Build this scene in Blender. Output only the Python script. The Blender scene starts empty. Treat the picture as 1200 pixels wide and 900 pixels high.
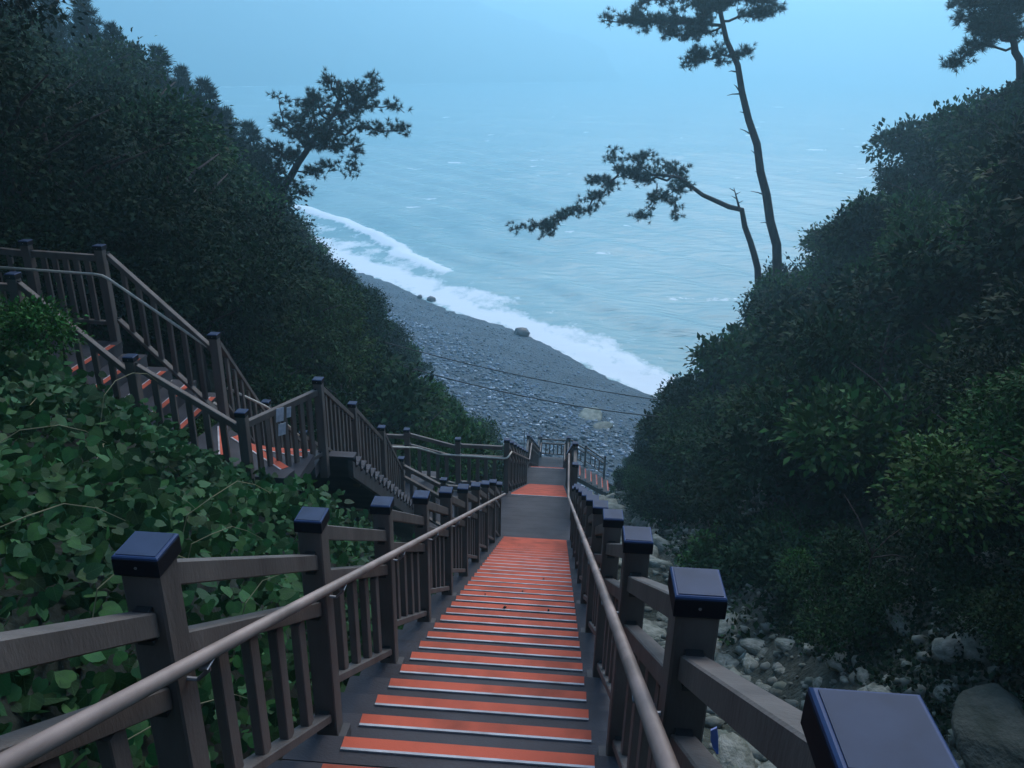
import bpy, math, random
import numpy as np
from mathutils import Vector, Matrix, Euler

random.seed(7)
RNG = np.random.default_rng(11)
SC = bpy.context.scene
COL = SC.collection
R = math.radians

# ------------------------------------------------------------------ camera
PITCH, YAW, ROLL = 0.38616379, 0.06635359, 0.021601
def cam_axes():
    cy, sy, cp, sp = math.cos(YAW), math.sin(YAW), math.cos(PITCH), math.sin(PITCH)
    f = Vector((-sy*cp, cy*cp, -sp)); r = Vector((cy, sy, 0)); u = r.cross(f)
    cr, sr = math.cos(ROLL), math.sin(ROLL)
    return cr*r + sr*u, -sr*r + cr*u, f
CR, CU, CF = cam_axes()
cam_data = bpy.data.cameras.new('camera')
cam = bpy.data.objects.new('camera', cam_data); COL.objects.link(cam)
cam.matrix_world = Matrix(((CR.x, CU.x, -CF.x, 0), (CR.y, CU.y, -CF.y, 0), (CR.z, CU.z, -CF.z, 0), (0, 0, 0, 1)))
cam_data.sensor_width = 36.0
cam_data.lens = 936/1200*36
cam_data.clip_start = 0.05
cam_data.clip_end = 6000
SC.camera = cam

# ------------------------------------------------------------------ light
SUN_EL, SUN_AZ = R(42), R(18)          # azimuth measured from +Y towards +X
world = bpy.data.worlds.new('World'); SC.world = world; world.use_nodes = True
wn = world.node_tree
bg = wn.nodes['Background']
sky = wn.nodes.new('ShaderNodeTexSky'); sky.sky_type = 'NISHITA'; sky.sun_disc = False
sky.sun_elevation = SUN_EL; sky.sun_rotation = SUN_AZ
sky.air_density = 1.0; sky.dust_density = 0.5; sky.ozone_density = 3.0
wn.links.new(sky.outputs[0], bg.inputs[0]); bg.inputs[1].default_value = 0.12
sun_d = bpy.data.lights.new('sun', 'SUN'); sun_d.energy = 1.0; sun_d.angle = R(45); sun_d.color = (1, .93, .85)
sun = bpy.data.objects.new('sun', sun_d); COL.objects.link(sun)
sd = Vector((math.sin(SUN_AZ)*math.cos(SUN_EL), math.cos(SUN_AZ)*math.cos(SUN_EL), math.sin(SUN_EL)))
sun.rotation_euler = (-sd).to_track_quat('-Z', 'Y').to_euler()
vs = SC.view_settings
vs.view_transform = 'Standard'; vs.look = 'None'; vs.exposure = 1.34; vs.gamma = 1.0; vs.use_curve_mapping = False
SC.cycles.use_denoising = True
SC.cycles.volume_bounces = 3
SC.cycles.max_bounces = 6
SC.cycles.diffuse_bounces = 3
SC.cycles.caustics_reflective = False; SC.cycles.caustics_refractive = False
HAZE_DENSITY = 0.0027

# ------------------------------------------------------------------ materials
def mat(name, color, rough=.6, color2=None, scale=8., detail=6., bump=0., bscale=40., spec=.5, stretch=None, metal=0.,
        island=0., transl=0., coord='Object', mix_lo=.35, mix_hi=.65, bdist=.02):
    m = bpy.data.materials.new(name); m.use_nodes = True
    nt = m.node_tree; N = nt.nodes; L = nt.links
    b = N['Principled BSDF']; b.inputs['Roughness'].default_value = rough
    b.inputs['Specular IOR Level'].default_value = spec; b.inputs['Metallic'].default_value = metal
    b.inputs['Base Color'].default_value = (*color, 1)
    src = None
    if coord == 'World': vec = N.new('ShaderNodeNewGeometry').outputs['Position']
    else: vec = N.new('ShaderNodeTexCoord').outputs[coord]
    if stretch:
        mp = N.new('ShaderNodeMapping'); mp.inputs['Scale'].default_value = stretch; L.new(vec, mp.inputs[0]); vec = mp.outputs[0]
    if color2 is not None:
        nz = N.new('ShaderNodeTexNoise'); nz.inputs['Scale'].default_value = scale; nz.inputs['Detail'].default_value = detail
        L.new(vec, nz.inputs['Vector'])
        mr = N.new('ShaderNodeMapRange'); mr.inputs[1].default_value = mix_lo; mr.inputs[2].default_value = mix_hi
        L.new(nz.outputs[0], mr.inputs[0])
        mx = N.new('ShaderNodeMix'); mx.data_type = 'RGBA'
        mx.inputs[6].default_value = (*color, 1); mx.inputs[7].default_value = (*color2, 1)
        L.new(mr.outputs[0], mx.inputs[0]); src = mx.outputs[2]
    if island > 0:
        g = N.new('ShaderNodeNewGeometry'); oi = N.new('ShaderNodeObjectInfo')
        hs = N.new('ShaderNodeHueSaturation')
        a = N.new('ShaderNodeMapRange'); a.inputs[3].default_value = 1-island; a.inputs[4].default_value = 1+island
        L.new(g.outputs['Random Per Island'], a.inputs[0])
        o2 = N.new('ShaderNodeMapRange'); o2.inputs[3].default_value = 1-island*.95; o2.inputs[4].default_value = 1+island*.85
        L.new(oi.outputs['Random'], o2.inputs[0])
        mu = N.new('ShaderNodeMath'); mu.operation = 'MULTIPLY'; L.new(a.outputs[0], mu.inputs[0]); L.new(o2.outputs[0], mu.inputs[1])
        L.new(mu.outputs[0], hs.inputs['Value'])
        h = N.new('ShaderNodeMapRange'); h.inputs[3].default_value = .475; h.inputs[4].default_value = .52
        hm_ = N.new('ShaderNodeMath'); hm_.operation = 'ADD'
        om = N.new('ShaderNodeMath'); om.operation = 'MULTIPLY_ADD'; om.inputs[1].default_value = 7.31; om.inputs[2].default_value = 0.0; L.new(oi.outputs['Random'], om.inputs[0])
        of = N.new('ShaderNodeMath'); of.operation = 'FRACT'; L.new(om.outputs[0], of.inputs[0])
        oh = N.new('ShaderNodeMapRange'); oh.inputs[3].default_value = -.022; oh.inputs[4].default_value = .022; L.new(of.outputs[0], oh.inputs[0])
        L.new(g.outputs['Random Per Island'], h.inputs[0]); L.new(h.outputs[0], hm_.inputs[0]); L.new(oh.outputs[0], hm_.inputs[1]); L.new(hm_.outputs[0], hs.inputs['Hue'])
        if src is None: hs.inputs['Color'].default_value = (*color, 1)
        else: L.new(src, hs.inputs['Color'])
        src = hs.outputs[0]
    if src is not None: L.new(src, b.inputs['Base Color'])
    if bump > 0:
        bz = N.new('ShaderNodeTexNoise'); bz.inputs['Scale'].default_value = bscale; bz.inputs['Detail'].default_value = 5
        L.new(vec, bz.inputs['Vector'])
        bp = N.new('ShaderNodeBump'); bp.inputs['Strength'].default_value = bump; bp.inputs['Distance'].default_value = bdist
        L.new(bz.outputs[0], bp.inputs['Height']); L.new(bp.outputs[0], b.inputs['Normal'])
    if transl > 0:
        b.inputs['Subsurface Weight'].default_value = 0
        tr = N.new('ShaderNodeBsdfTranslucent'); ms = N.new('ShaderNodeMixShader'); ms.inputs[0].default_value = transl
        if src is not None: L.new(src, tr.inputs[0])
        else: tr.inputs[0].default_value = (*color, 1)
        L.new(b.outputs[0], ms.inputs[1]); L.new(tr.outputs[0], ms.inputs[2]); L.new(ms.outputs[0], N['Material Output'].inputs[0])
    return m

M = {}
M['wood'] = mat('dark_composite', (.165, .138, .120), .62, (.085, .070, .062), 5, 9, bump=.5, bscale=70, spec=.3, stretch=(1.2, 1.2, .35), bdist=.004, coord='World', mix_lo=.3, mix_hi=.72)
M['tread'] = mat('tread_composite', (.082, .078, .086), .6, (.046, .043, .049), 3.5, 9, bump=.4, bscale=110, spec=.22, stretch=(.6, 1, 1), bdist=.004, coord='World', mix_lo=.3, mix_hi=.7)
M['orange'] = mat('orange_grip', (.72, .140, .075), .7, (.36, .080, .046), 3.2, 14, bump=.5, bscale=240, spec=.2, bdist=.003, coord='World', mix_lo=.42, mix_hi=.76)
M['white'] = mat('pale_edge', (.66, .65, .66), .65, (.30, .29, .29), 6, 12, coord='World', mix_lo=.42, mix_hi=.75)
M['palerail'] = mat('pale_handrail', (.74, .67, .54), .4, (.55, .50, .41), 14)  # sky reflection on the side handrails put into a paler base colour
M['handrail'] = mat('handrail_brown', (.42, .305, .25), .48, (.25, .185, .15), 7, 9, bump=.2, bscale=60, stretch=(1, .4, 1), bdist=.003, coord='World')
M['capskirt'] = mat('black_plastic', (.012, .012, .016), .65, spec=.12)
M['captop'] = mat('solar_glass', (.042, .064, .118), .5, (.026, .042, .078), 9, spec=.15, coord='World')
M['caprim'] = mat('cap_rim', (.035, .065, .15), .5, spec=.2)
M['metal'] = mat('bare_metal', (.30, .31, .33), .5, metal=.8)
M['black'] = mat('black_metal', (.02, .02, .02), .5)
M['steel'] = mat('frame_steel', (.10, .10, .105), .5, (.07, .06, .055), 8)
M['leaf_dark'] = mat('leaf_dark', (.013, .044, .012), .7, (.006, .023, .008), .7, spec=.1, island=.5, transl=.08, coord='Generated')
M['leaf_mid'] = mat('leaf_mid', (.034, .096, .017), .66, (.017, .054, .013), .7, spec=.12, island=.45, transl=.1, coord='Generated')
M['leaf_light'] = mat('leaf_light', (.060, .125, .022), .62, (.034, .080, .018), .7, spec=.14, island=.45, transl=.15, coord='Generated')
M['vine'] = mat('vine_leaf', (.038, .114, .026), .55, (.018, .058, .018), 1.3, spec=.16, island=.55, transl=.2)
M['needle'] = mat('pine_needle', (.022, .045, .026), .6, spec=.25, island=.35)
M['bark'] = mat('bark', (.075, .055, .045), .9, (.04, .03, .026), 6, bump=.8, bscale=14, stretch=(1, 1, .3), bdist=.05)
M['soil'] = mat('undergrowth_soil', (.014, .022, .012), .95, (.008, .011, .007), 1.2, bump=.6, bscale=6, bdist=.1)
M['rock'] = mat('creek_rock', (.27, .27, .225), .9, (.11, .12, .09), 2.5, bump=.7, bscale=9, island=.22, bdist=.04)
M['gully'] = mat('gully_grit', (.060, .066, .048), .95, (.022, .028, .018), 3, bump=.9, bscale=14, bdist=.08)
M['mossrock'] = mat('mossy_rock', (.048, .054, .042), .92, (.02, .028, .018), 3, bump=.7, bscale=8, bdist=.05)
M['shingle'] = mat('shingle', (.075, .115, .142), .8, (.042, .070, .090), .35, bump=1.0, bscale=3.2, bdist=.35)  # blue of the haze over the beach is put into this colour
M['pebble'] = mat('pebble', (.125, .18, .215), .75, (.07, .11, .135), .5, island=.7)  # same haze blue put into the pebble colour
M['palestone'] = mat('pale_stone', (.48, .52, .55), .7, island=.3)
M['cable'] = mat('cable_rubber', (.02, .02, .022), .6)
M['paper'] = mat('notice_paper', (.7, .7, .74), .6, (.5, .5, .56), 20)
M['blue'] = mat('blue_plastic', (.06, .14, .45), .35)
M['dry'] = mat('dry_stalk', (.36, .32, .17), .8, (.22, .20, .10), 5)
M['head'] = mat('headland_wood', (.035, .055, .04), .95, (.06, .065, .06), .03)

def add_veins(m):
    nt = m.node_tree; N = nt.nodes; L = nt.links; b = N['Principled BSDF']
    uv = N.new('ShaderNodeUVMap'); uv.uv_map = 'uv'; sp = N.new('ShaderNodeSeparateXYZ'); L.new(uv.outputs[0], sp.inputs[0])
    def mth(op, a, c=None):
        n = N.new('ShaderNodeMath'); n.operation = op
        for k, v in ((0, a), (1, c)):
            if v is None: continue
            if isinstance(v, (int, float)): n.inputs[k].default_value = v
            else: L.new(v, n.inputs[k])
        return n.outputs[0]
    ax = mth('ABSOLUTE', sp.outputs[0])
    mid = mth('LESS_THAN', ax, .022)
    side = mth('GREATER_THAN', mth('SINE', mth('MULTIPLY', mth('SUBTRACT', sp.outputs[1], mth('MULTIPLY', ax, .75)), 34)), .93)
    v = mth('MAXIMUM', mid, mth('MULTIPLY', side, .6))
    src = b.inputs['Base Color'].links[0].from_socket
    mx = N.new('ShaderNodeMix'); mx.data_type = 'RGBA'; mx.inputs[7].default_value = (.062, .13, .055, 1)
    L.new(mth('MULTIPLY', v, .55), mx.inputs[0]); L.new(src, mx.inputs[6])
    for l in list(src.links):
        if l.to_node != mx: L.new(mx.outputs[2], l.to_socket)
    bp = N.new('ShaderNodeBump'); bp.inputs['Strength'].default_value = .5; bp.inputs['Distance'].default_value = .01; bp.invert = True
    L.new(v, bp.inputs['Height']); L.new(bp.outputs[0], b.inputs['Normal'])
add_veins(M['vine'])
# ------------------------------------------------------------------ helpers
def link(o, parent=None):
    COL.objects.link(o)
    if parent is not None: o.parent = parent
    return o
def tag(o, label=None, cat=None, group=None, kind=None):
    if label: o['label'] = label
    if cat: o['category'] = cat
    if group: o['group'] = group
    if kind: o['kind'] = kind
    return o
def thing(name, loc=(0, 0, 0), label=None, cat=None, group=None):
    o = bpy.data.objects.new(name, None); o.location = loc; o.empty_display_size = .1
    link(o); return tag(o, label, cat, group)
def mesh_np(name, V, F, material, smooth=False, n=None):
    """V (k,3), F (m,n) constant-size faces"""
    me = bpy.data.meshes.new(name)
    V = np.asarray(V, np.float32); F = np.asarray(F, np.int32)
    me.vertices.add(len(V)); me.vertices.foreach_set('co', V.ravel())
    k = F.shape[1]
    me.loops.add(F.size); me.loops.foreach_set('vertex_index', F.ravel())
    me.polygons.add(len(F)); me.polygons.foreach_set('loop_start', np.arange(0, F.size, k, dtype=np.int32))
    try: me.polygons.foreach_set('loop_total', np.full(len(F), k, np.int32))
    except Exception: pass
    if smooth: me.polygons.foreach_set('use_smooth', np.ones(len(F), bool))
    me.update(calc_edges=True); me.validate()
    if material: me.materials.append(material)
    return me
class MB:
    def __init__(s): s.V = []; s.F = []
    def add(s, vs, fs):
        o = len(s.V); s.V += [tuple(v) for v in vs]; s.F += [tuple(i+o for i in f) for f in fs]; return s
    def box(s, c, d):
        x, y, z = c; a, b, h = d[0]/2, d[1]/2, d[2]/2
        v = [(x+i*a, y+j*b, z+k*h) for k in (-1, 1) for j in (-1, 1) for i in (-1, 1)]
        return s.add(v, [(0, 2, 3, 1), (4, 5, 7, 6), (0, 1, 5, 4), (2, 6, 7, 3), (0, 4, 6, 2), (1, 3, 7, 5)])
    def loft(s, rings, cap=True):
        n = len(rings[0]); o = len(s.V)
        for r in rings: s.V += [tuple(p) for p in r]
        for a in range(len(rings)-1):
            for i in range(n):
                j = (i+1) % n
                s.F.append((o+a*n+i, o+a*n+j, o+(a+1)*n+j, o+(a+1)*n+i))
        if cap:
            s.F.append(tuple(o+i for i in reversed(range(n)))); s.F.append(tuple(o+(len(rings)-1)*n+i for i in range(n)))
        return s
    def post(s, c, w, z0, z1, ch=.006):
        h = w/2; k = h-ch
        sec = [(k, -h), (h, -k), (h, k), (k, h), (-k, h), (-h, k), (-h, -k), (-k, -h)]
        return s.loft([[(c[0]+a, c[1]+b, z) for a, b in sec] for z in (z0, z1)])
    def bar(s, p, q, w, h, ch=.005):
        """bar with its top edge line from p to q, vertical ends"""
        p = Vector(p); q = Vector(q); d = Vector((q.x-p.x, q.y-p.y, 0)); d.normalize(); n = Vector((d.y, -d.x, 0))
        a = w/2
        sec = [(-a, -ch), (-a+ch, 0), (a-ch, 0), (a, -ch), (a, -h+ch), (a-ch, -h), (-a+ch, -h), (-a, -h+ch)]
        rg = [[e + n*u + Vector((0, 0, v)) for u, v in sec] for e in (p, q)]
        return s.loft(rg)
    def tube(s, pts, r, n=8, r2=None):
        pts = [Vector(p) for p in pts]; m = len(pts); rings = []
        up0 = None
        for i, p in enumerate(pts):
            t = (pts[min(i+1, m-1)]-pts[max(i-1, 0)]).normalized()
            ref = Vector((0, 0, 1)) if abs(t.z) < .9 else Vector((1, 0, 0))
            if up0 is not None and abs(up0.dot(t)) < .95: ref = up0
            a = t.cross(ref).normalized(); b = a.cross(t).normalized(); up0 = b
            rr = r if not isinstance(r, (list, tuple)) else r[i]
            rings.append([p + a*math.cos(2*math.pi*k/n)*rr + b*math.sin(2*math.pi*k/n)*rr for k in range(n)])
        return s.loft(rings)
    def mesh(s, name, material, smooth=False):
        me = bpy.data.meshes.new(name); me.from_pydata(s.V, [], s.F)
        if smooth: me.polygons.foreach_set('use_smooth', [True]*len(me.polygons))
        if material: me.materials.append(material)
        me.update(); return me
    def build(s, name, material, parent=None, smooth=False):
        return link(bpy.data.objects.new(name, s.mesh(name, material, smooth)), parent)
def inst(name, me, parent=None, loc=(0, 0, 0), rot=(0, 0, 0), sc=(1, 1, 1)):
    o = bpy.data.objects.new(name, me); o.location = loc; o.rotation_euler = rot; o.scale = sc
    return link(o, parent)

# value noise for terrain
_P = np.random.default_rng(3).random((64, 64))
def vnoise(x, y):
    x = np.asarray(x, float); y = np.asarray(y, float)
    xi = np.floor(x).astype(int); yi = np.floor(y).astype(int); fx = x-xi; fy = y-yi
    fx = fx*fx*(3-2*fx); fy = fy*fy*(3-2*fy)
    g = lambda a, b: _P[a % 64, b % 64]
    return (g(xi, yi)*(1-fx)+g(xi+1, yi)*fx)*(1-fy)+(g(xi, yi+1)*(1-fx)+g(xi+1, yi+1)*fx)*fy
def fbm(x, y, o=4):
    s = 0; a = .5; t = 0
    for i in range(o):
        s = s + a*vnoise(x*2**i+17*i, y*2**i+5*i); t += a; a *= .5
    return s/t - .5

# ------------------------------------------------------------------ the line of the stairs
SLOPE, RISE, RUN = .53358824, .16008, .30
def N1(y): return -2.878-(y-2.62)*SLOPE
Z1, Y1A, Y1B = -8.161, 12.31, 14.18
Z2, Y2A, Y2B = Z1-30*RISE, 14.18+29*RUN, 24.40
Z3, Y3A, Y3B = Z2-41*RISE, 24.40+40*RUN, 37.90
def prof(y):
    """level of the nosing line or landing along the stairs"""
    return np.interp(y, [-12, Y1A+.27, Y1B, Y2A+.27, Y2B, Y3A+.27, Y3B], [N1(-12), Z1, Z1, Z2, Z2, Z3, Z3])
SEA = -26.0
def shore_s(x, y): return .772*x+.635*y-46.3
def beach_h(x, y):
    s = shore_s(x, y); t = -.635*x+.772*y
    edge = -.5-.06*np.maximum(t-45, 0)+.5*np.sin(t*.23)+.4*np.sin(t*.11+1)
    d = s-edge
    h = np.where(d < 0, SEA+.03-d*.2+.4*fbm(x*.15, y*.15), SEA+.03-d*.12)
    return np.maximum(h, SEA-1.8), d
def hill_h(x, y):
    x = np.asarray(x, float); y = np.asarray(y, float)
    b = prof(np.minimum(y, 37.0))-1.15-.5*np.clip((y-2)/10, 0, 1)
    Lx = np.maximum(0, -x-1.25); Rx = np.maximum(0, x-2.5)
    lift = (.55+.85*np.clip((9.8-y)/2.6, 0, 1))*np.clip(Lx/1.0, 0, 1)
    hl = lift+.52*np.minimum(Lx, 5)+.85*np.clip(Lx-5, 0, 13)-.3*np.maximum(0, Lx-18)
    hr = 1.18*np.minimum(Rx, 14)+.6*np.maximum(0, Rx-14)
    n = fbm(x*.25, y*.25)*1.1*np.clip(np.maximum(Lx, Rx)/2, .15, 1)
    h = b+np.where(Lx > 0, hl, 0)+np.where(Rx > 0, hr, 0)+n
    ye = 36.8+np.where(x < 0, .55*Lx, .22*Rx)
    h = h-1.25*np.maximum(0, y-ye)
    return h
def ground(x, y): return float(np.maximum(hill_h(x, y), beach_h(x, y)[0]))

def grid_mesh(name, xs, ys, fn, material, smooth=True):
    X, Y = np.meshgrid(xs, ys); Z = fn(X, Y)
    V = np.stack([X, Y, Z], -1).reshape(-1, 3)
    nx, ny = len(xs), len(ys)
    i = np.arange(nx-1)[None, :]+np.arange(ny-1)[:, None]*nx
    F = np.stack([i, i+1, i+1+nx, i+nx], -1).reshape(-1, 4)
    return mesh_np(name, V, F, material, smooth)

# hillside with the gully between the two slopes
xs = np.concatenate([np.linspace(-90, -14, 50), np.linspace(-13.5, 14, 111), np.linspace(15, 70, 40)])
ys = np.concatenate([np.linspace(-22, -6, 12), np.linspace(-5.5, 48, 150), np.linspace(49, 120, 50)])
hill = inst('hillside', grid_mesh('hillside', xs, ys, lambda X, Y: np.maximum(hill_h(X, Y), -27.6), M['soil']))
tag(hill, kind='structure')
xs = np.linspace(-110, 45, 156); ys = np.linspace(28, 190, 130)
beach = inst('beach', grid_mesh('beach', xs, ys, lambda X, Y: np.maximum(beach_h(X, Y)[0], -27.7), M['shingle']))
tag(beach, kind='structure')

# ------------------------------------------------------------------ sea
def sea_material():
    m = bpy.data.materials.new('sea_water'); m.use_nodes = True
    nt = m.node_tree; N = nt.nodes; L = nt.links; b = N['Principled BSDF']
    b.inputs['Roughness'].default_value = .16; b.inputs['IOR'].default_value = 1.33
    at = N.new('ShaderNodeAttribute'); at.attribute_name = 'foam'
    geo = N.new('ShaderNodeNewGeometry')
    nz = N.new('ShaderNodeTexNoise'); nz.inputs['Scale'].default_value = .45; nz.inputs['Detail'].default_value = 9; nz.inputs['Roughness'].default_value = .68
    mp = N.new('ShaderNodeMapping'); mp.inputs['Rotation'].default_value = (0, 0, R(39.5)); mp.inputs['Scale'].default_value = (1.0, .6, 1)
    L.new(geo.outputs['Position'], mp.inputs[0]); L.new(mp.outputs[0], nz.inputs['Vector'])
    ad = N.new('ShaderNodeMath'); ad.operation = 'ADD'; L.new(at.outputs['Fac'], ad.inputs[0]); L.new(nz.outputs[0], ad.inputs[1])
    mr = N.new('ShaderNodeMapRange'); mr.inputs[1].default_value = .80; mr.inputs[2].default_value = 1.12; mr.interpolation_type = 'SMOOTHSTEP'
    L.new(ad.outputs[0], mr.inputs[0])
    n2 = N.new('ShaderNodeTexNoise'); n2.inputs['Scale'].default_value = .035; n2.inputs['Detail'].default_value = 5
    L.new(geo.outputs['Position'], n2.inputs['Vector'])
    wc = N.new('ShaderNodeMix'); wc.data_type = 'RGBA'; wc.inputs[6].default_value = (.21, .40, .40, 1); wc.inputs[7].default_value = (.31, .49, .47, 1)
    m2 = N.new('ShaderNodeMapRange'); m2.inputs[1].default_value = .35; m2.inputs[2].default_value = .65; L.new(n2.outputs[0], m2.inputs[0]); L.new(m2.outputs[0], wc.inputs[0])
    fc = N.new('ShaderNodeMix'); fc.data_type = 'RGBA'; fc.inputs[7].default_value = (.92, .94, .93, 1)
    L.new(wc.outputs[2], fc.inputs[6]); L.new(mr.outputs[0], fc.inputs[0]); L.new(fc.outputs[2], b.inputs['Base Color'])
    rr = N.new('ShaderNodeMapRange'); rr.inputs[3].default_value = .16; rr.inputs[4].default_value = .7; L.new(mr.outputs[0], rr.inputs[0]); L.new(rr.outputs[0], b.inputs['Roughness'])
    bn = N.new('ShaderNodeTexNoise'); bn.inputs['Scale'].default_value = .8; bn.inputs['Detail'].default_value = 6
    mp2 = N.new('ShaderNodeMapping'); mp2.inputs['Rotation'].default_value = (0, 0, R(20)); mp2.inputs['Scale'].default_value = (.35, 1.0, 1)
    L.new(geo.outputs['Position'], mp2.inputs[0]); L.new(mp2.outputs[0], bn.inputs['Vector'])
    bp = N.new('ShaderNodeBump'); bp.inputs['Distance'].default_value = .5
    st = N.new('ShaderNodeMapRange'); st.inputs[3].default_value = .9; st.inputs[4].default_value = .12; L.new(mr.outputs[0], st.inputs[0]); L.new(st.outputs[0], bp.inputs['Strength'])
    L.new(bn.outputs[0], bp.inputs['Height']); L.new(bp.outputs[0], b.inputs['Normal'])
    return m
rows = np.concatenate([np.linspace(50, 260, 230), 260*np.exp(np.linspace(.01, math.log(2480/260), 90))])
cols = np.linspace(-1, 1, 260)
Yg = np.repeat(rows[:, None], len(cols), 1); half = 60+rows*.55
Xg = cols[None, :]*half[:, None]
sg = shore_s(Xg, Yg); tg = -.635*Xg+.772*Yg
amp = np.clip((sg+1)/14, 0, 1)*np.clip(1.2-Yg/900, .1, 1)
swell = .26*np.sin(sg*.55+1.8*fbm(tg*.03, sg*.02)*6)+.18*np.sin(sg*.83+tg*.12+2*fbm(tg*.05, sg*.05)*4)+.9*fbm(Xg*.16, Yg*.16)
edge = -.5-.06*np.maximum(tg-45, 0)
brk = np.exp(-((sg-6.8-1.2*np.sin(tg*.12)-.03*np.maximum(tg-95, 0)-2.2*fbm(tg*.22, sg*.2))/1.7)**2)*np.clip((tg-84)/6, 0, 1)*np.clip((150-tg)/10, 0, 1)
Zg = SEA+amp*swell*.7+brk*.55
d = sg-edge
wide = 7.4+6.0*fbm(tg*.10, tg*0+3)+1.6*np.sin(tg*.35)*.5
dj = d+1.1*fbm(Xg*.5, Yg*.5)
foam = np.clip((dj+.5)/.6, 0, 1)*np.clip((wide-dj)/2.6, 0, 1)*.58
foam = np.maximum(foam, .88*np.exp(-((dj-2.3-.6*np.sin(tg*.6)-.5*np.sin(tg*.23))/1.9)**2))
foam = np.maximum(foam, np.clip((fbm(Xg*.10+7, Yg*.30+2)-.22)*6, 0, .52)*np.clip((d-12)/20, 0, 1))
foam = np.maximum(foam, brk*.95)
inner = np.clip((tg-72)/20, 0, 1)*np.clip(1-(d-9)/9, 0, 1)*np.clip((d+.4)/.7, 0, 1)*(.38+.6*fbm(Xg*.25, Yg*.25))
foam = np.maximum(foam, inner)
foam = np.maximum(foam, .34*np.clip(1-(d-4)/22, 0, 1))
far_foam = np.clip((fbm(Xg*.018+3, Yg*.006+9)-.17)*5, 0, .45)*np.clip((Yg-110)/60, 0, 1)*np.clip((-Xg-5)/60, 0, 1)
foam = np.maximum(foam, far_foam)
# surf along the foot of the far headland
def headland_foot(x): return np.interp(x, [-520, -420, -300, -215, -120, 0, 60, 80], [480, 560, 680, 800, 960, 1090, 1180, 1260])
hf = np.exp(-((Yg-headland_foot(Xg)+10)/14)**2)*np.clip((85-Xg)/10, 0, 1)*np.clip((fbm(Xg*.05, Yg*.01)+.22)*4, 0, 1)
foam = np.maximum(foam, hf*.75)
V = np.stack([Xg, Yg, Zg], -1).reshape(-1, 3)
nx, ny = len(cols), len(rows)
ii = np.arange(nx-1)[None, :]+np.arange(ny-1)[:, None]*nx
me = mesh_np('sea', V, np.stack([ii, ii+1, ii+1+nx, ii+nx], -1).reshape(-1, 4), sea_material(), True)
at = me.attributes.new('foam', 'FLOAT', 'POINT'); at.data.foreach_set('value', foam.astype(np.float32).ravel())
tag(inst('sea', me), kind='structure')

# far headland on the left, mostly lost in the haze
def head_h(X, Y):
    hfY = headland_foot(X)
    d = Y-hfY
    top = np.interp(X, [-420, -300, -215, -120, 0, 50, 80], [118, 112, 100, 66, 36, 18, 0])
    return SEA-1.5+(top+26)*np.clip(d/330, 0, 1)**.62*(1+.25*fbm(X*.03, Y*.03))*np.clip((80-X)/30, 0, 1)
hx = np.linspace(-520, 82, 170); hd = np.linspace(-6, 460, 80)
HX = np.repeat(hx[None, :], len(hd), 0); HY = headland_foot(HX)+hd[:, None]
HZ = np.minimum(head_h(HX, HY)+3*fbm(HX*.12, HY*.12), 121)
HZ = np.maximum(HZ, -27.6)
ii = np.arange(len(hx)-1)[None, :]+np.arange(len(hd)-1)[:, None]*len(hx)
me = mesh_np('headland', np.stack([HX, HY, HZ], -1).reshape(-1, 3), np.stack([ii, ii+1, ii+1+len(hx), ii+len(hx)], -1).reshape(-1, 4), M['head'], True)
tag(inst('headland', me), kind='structure')

# ------------------------------------------------------------------ stairs
XL, XR = -1.15, .47                       # tread ends
SX0, SX1 = -.909, .225                    # grip strip ends
def stair_flight(label, o, ax, w0, w1, s0, s1, n, rise=RISE, run=RUN, first=0, strip=True, double=False, risers=True, stringers=True):
    """o: point on the upper nosing edge (level of the deck above); ax: heading; widths measured to the right of the heading.
    Tread i (from first) has its nosing edge at o + ax*run*i, i*rise lower."""
    root = thing('stair_flight', tuple(o), label, 'stairs')
    ax = Vector(ax).normalized(); rt = Vector((ax.y, -ax.x, 0))
    def place(me, nm, f, zz, par=None):
        ob = inst(nm, me, root if par is None else par)
        if par is None: ob.location = ax*f+Vector((0, 0, zz))
        return ob
    def P(f, r_, z): return ax*f+rt*r_+Vector((0, 0, z))
    def boxm(name, f0, f1, a, b, z0, z1, m):
        mb = MB(); v = [P(f, r_, z) for z in (z0, z1) for f in (f0, f1) for r_ in (a, b)]
        return mb.add(v, [(0, 2, 3, 1), (4, 5, 7, 6), (0, 1, 5, 4), (2, 6, 7, 3), (0, 4, 6, 2), (1, 3, 7, 5)]).mesh(name, m)
    mt = boxm('tread_board', -.148, 0, w0, w1, -.030, 0, M['tread'])
    mt2 = boxm('tread_board', -run-.006, -.152, w0, w1, -.030, -.0015, M['tread'])
    mr = boxm('riser', -run-.026, -run-.006, w0+.01, w1-.01, -.028, rise-.031, M['tread'])
    ms = boxm('grip_strip', -.066, -.004, s0, s1, .0, .006, M['orange'])
    ml = boxm('edge_line', -.079, -.0663, s0, s1, .0, .0085, M['white'])
    for i in range(first, n):
        f = run*i; z = -rise*i
        t = place(mt, 'tread_board', f, z)
        if strip:
            inst('grip_strip', ms, t); inst('edge_line', ml, t)
        if i > 0 or first < 0:
            place(mt2, 'tread_board', f, z); place(mr, 'riser', f, z)
    if stringers:
        for r_ in (w0+.05, w1-.05):
            mb = MB(); a = P(run*(first-.6), r_, -rise*(first-.6)-.16); b = P(run*(n-.2), r_, -rise*(n-.2)-.16)
            mb.bar(a, b, .06, .24); mb.build('stringer', M['steel'], root)
    return root
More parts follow.
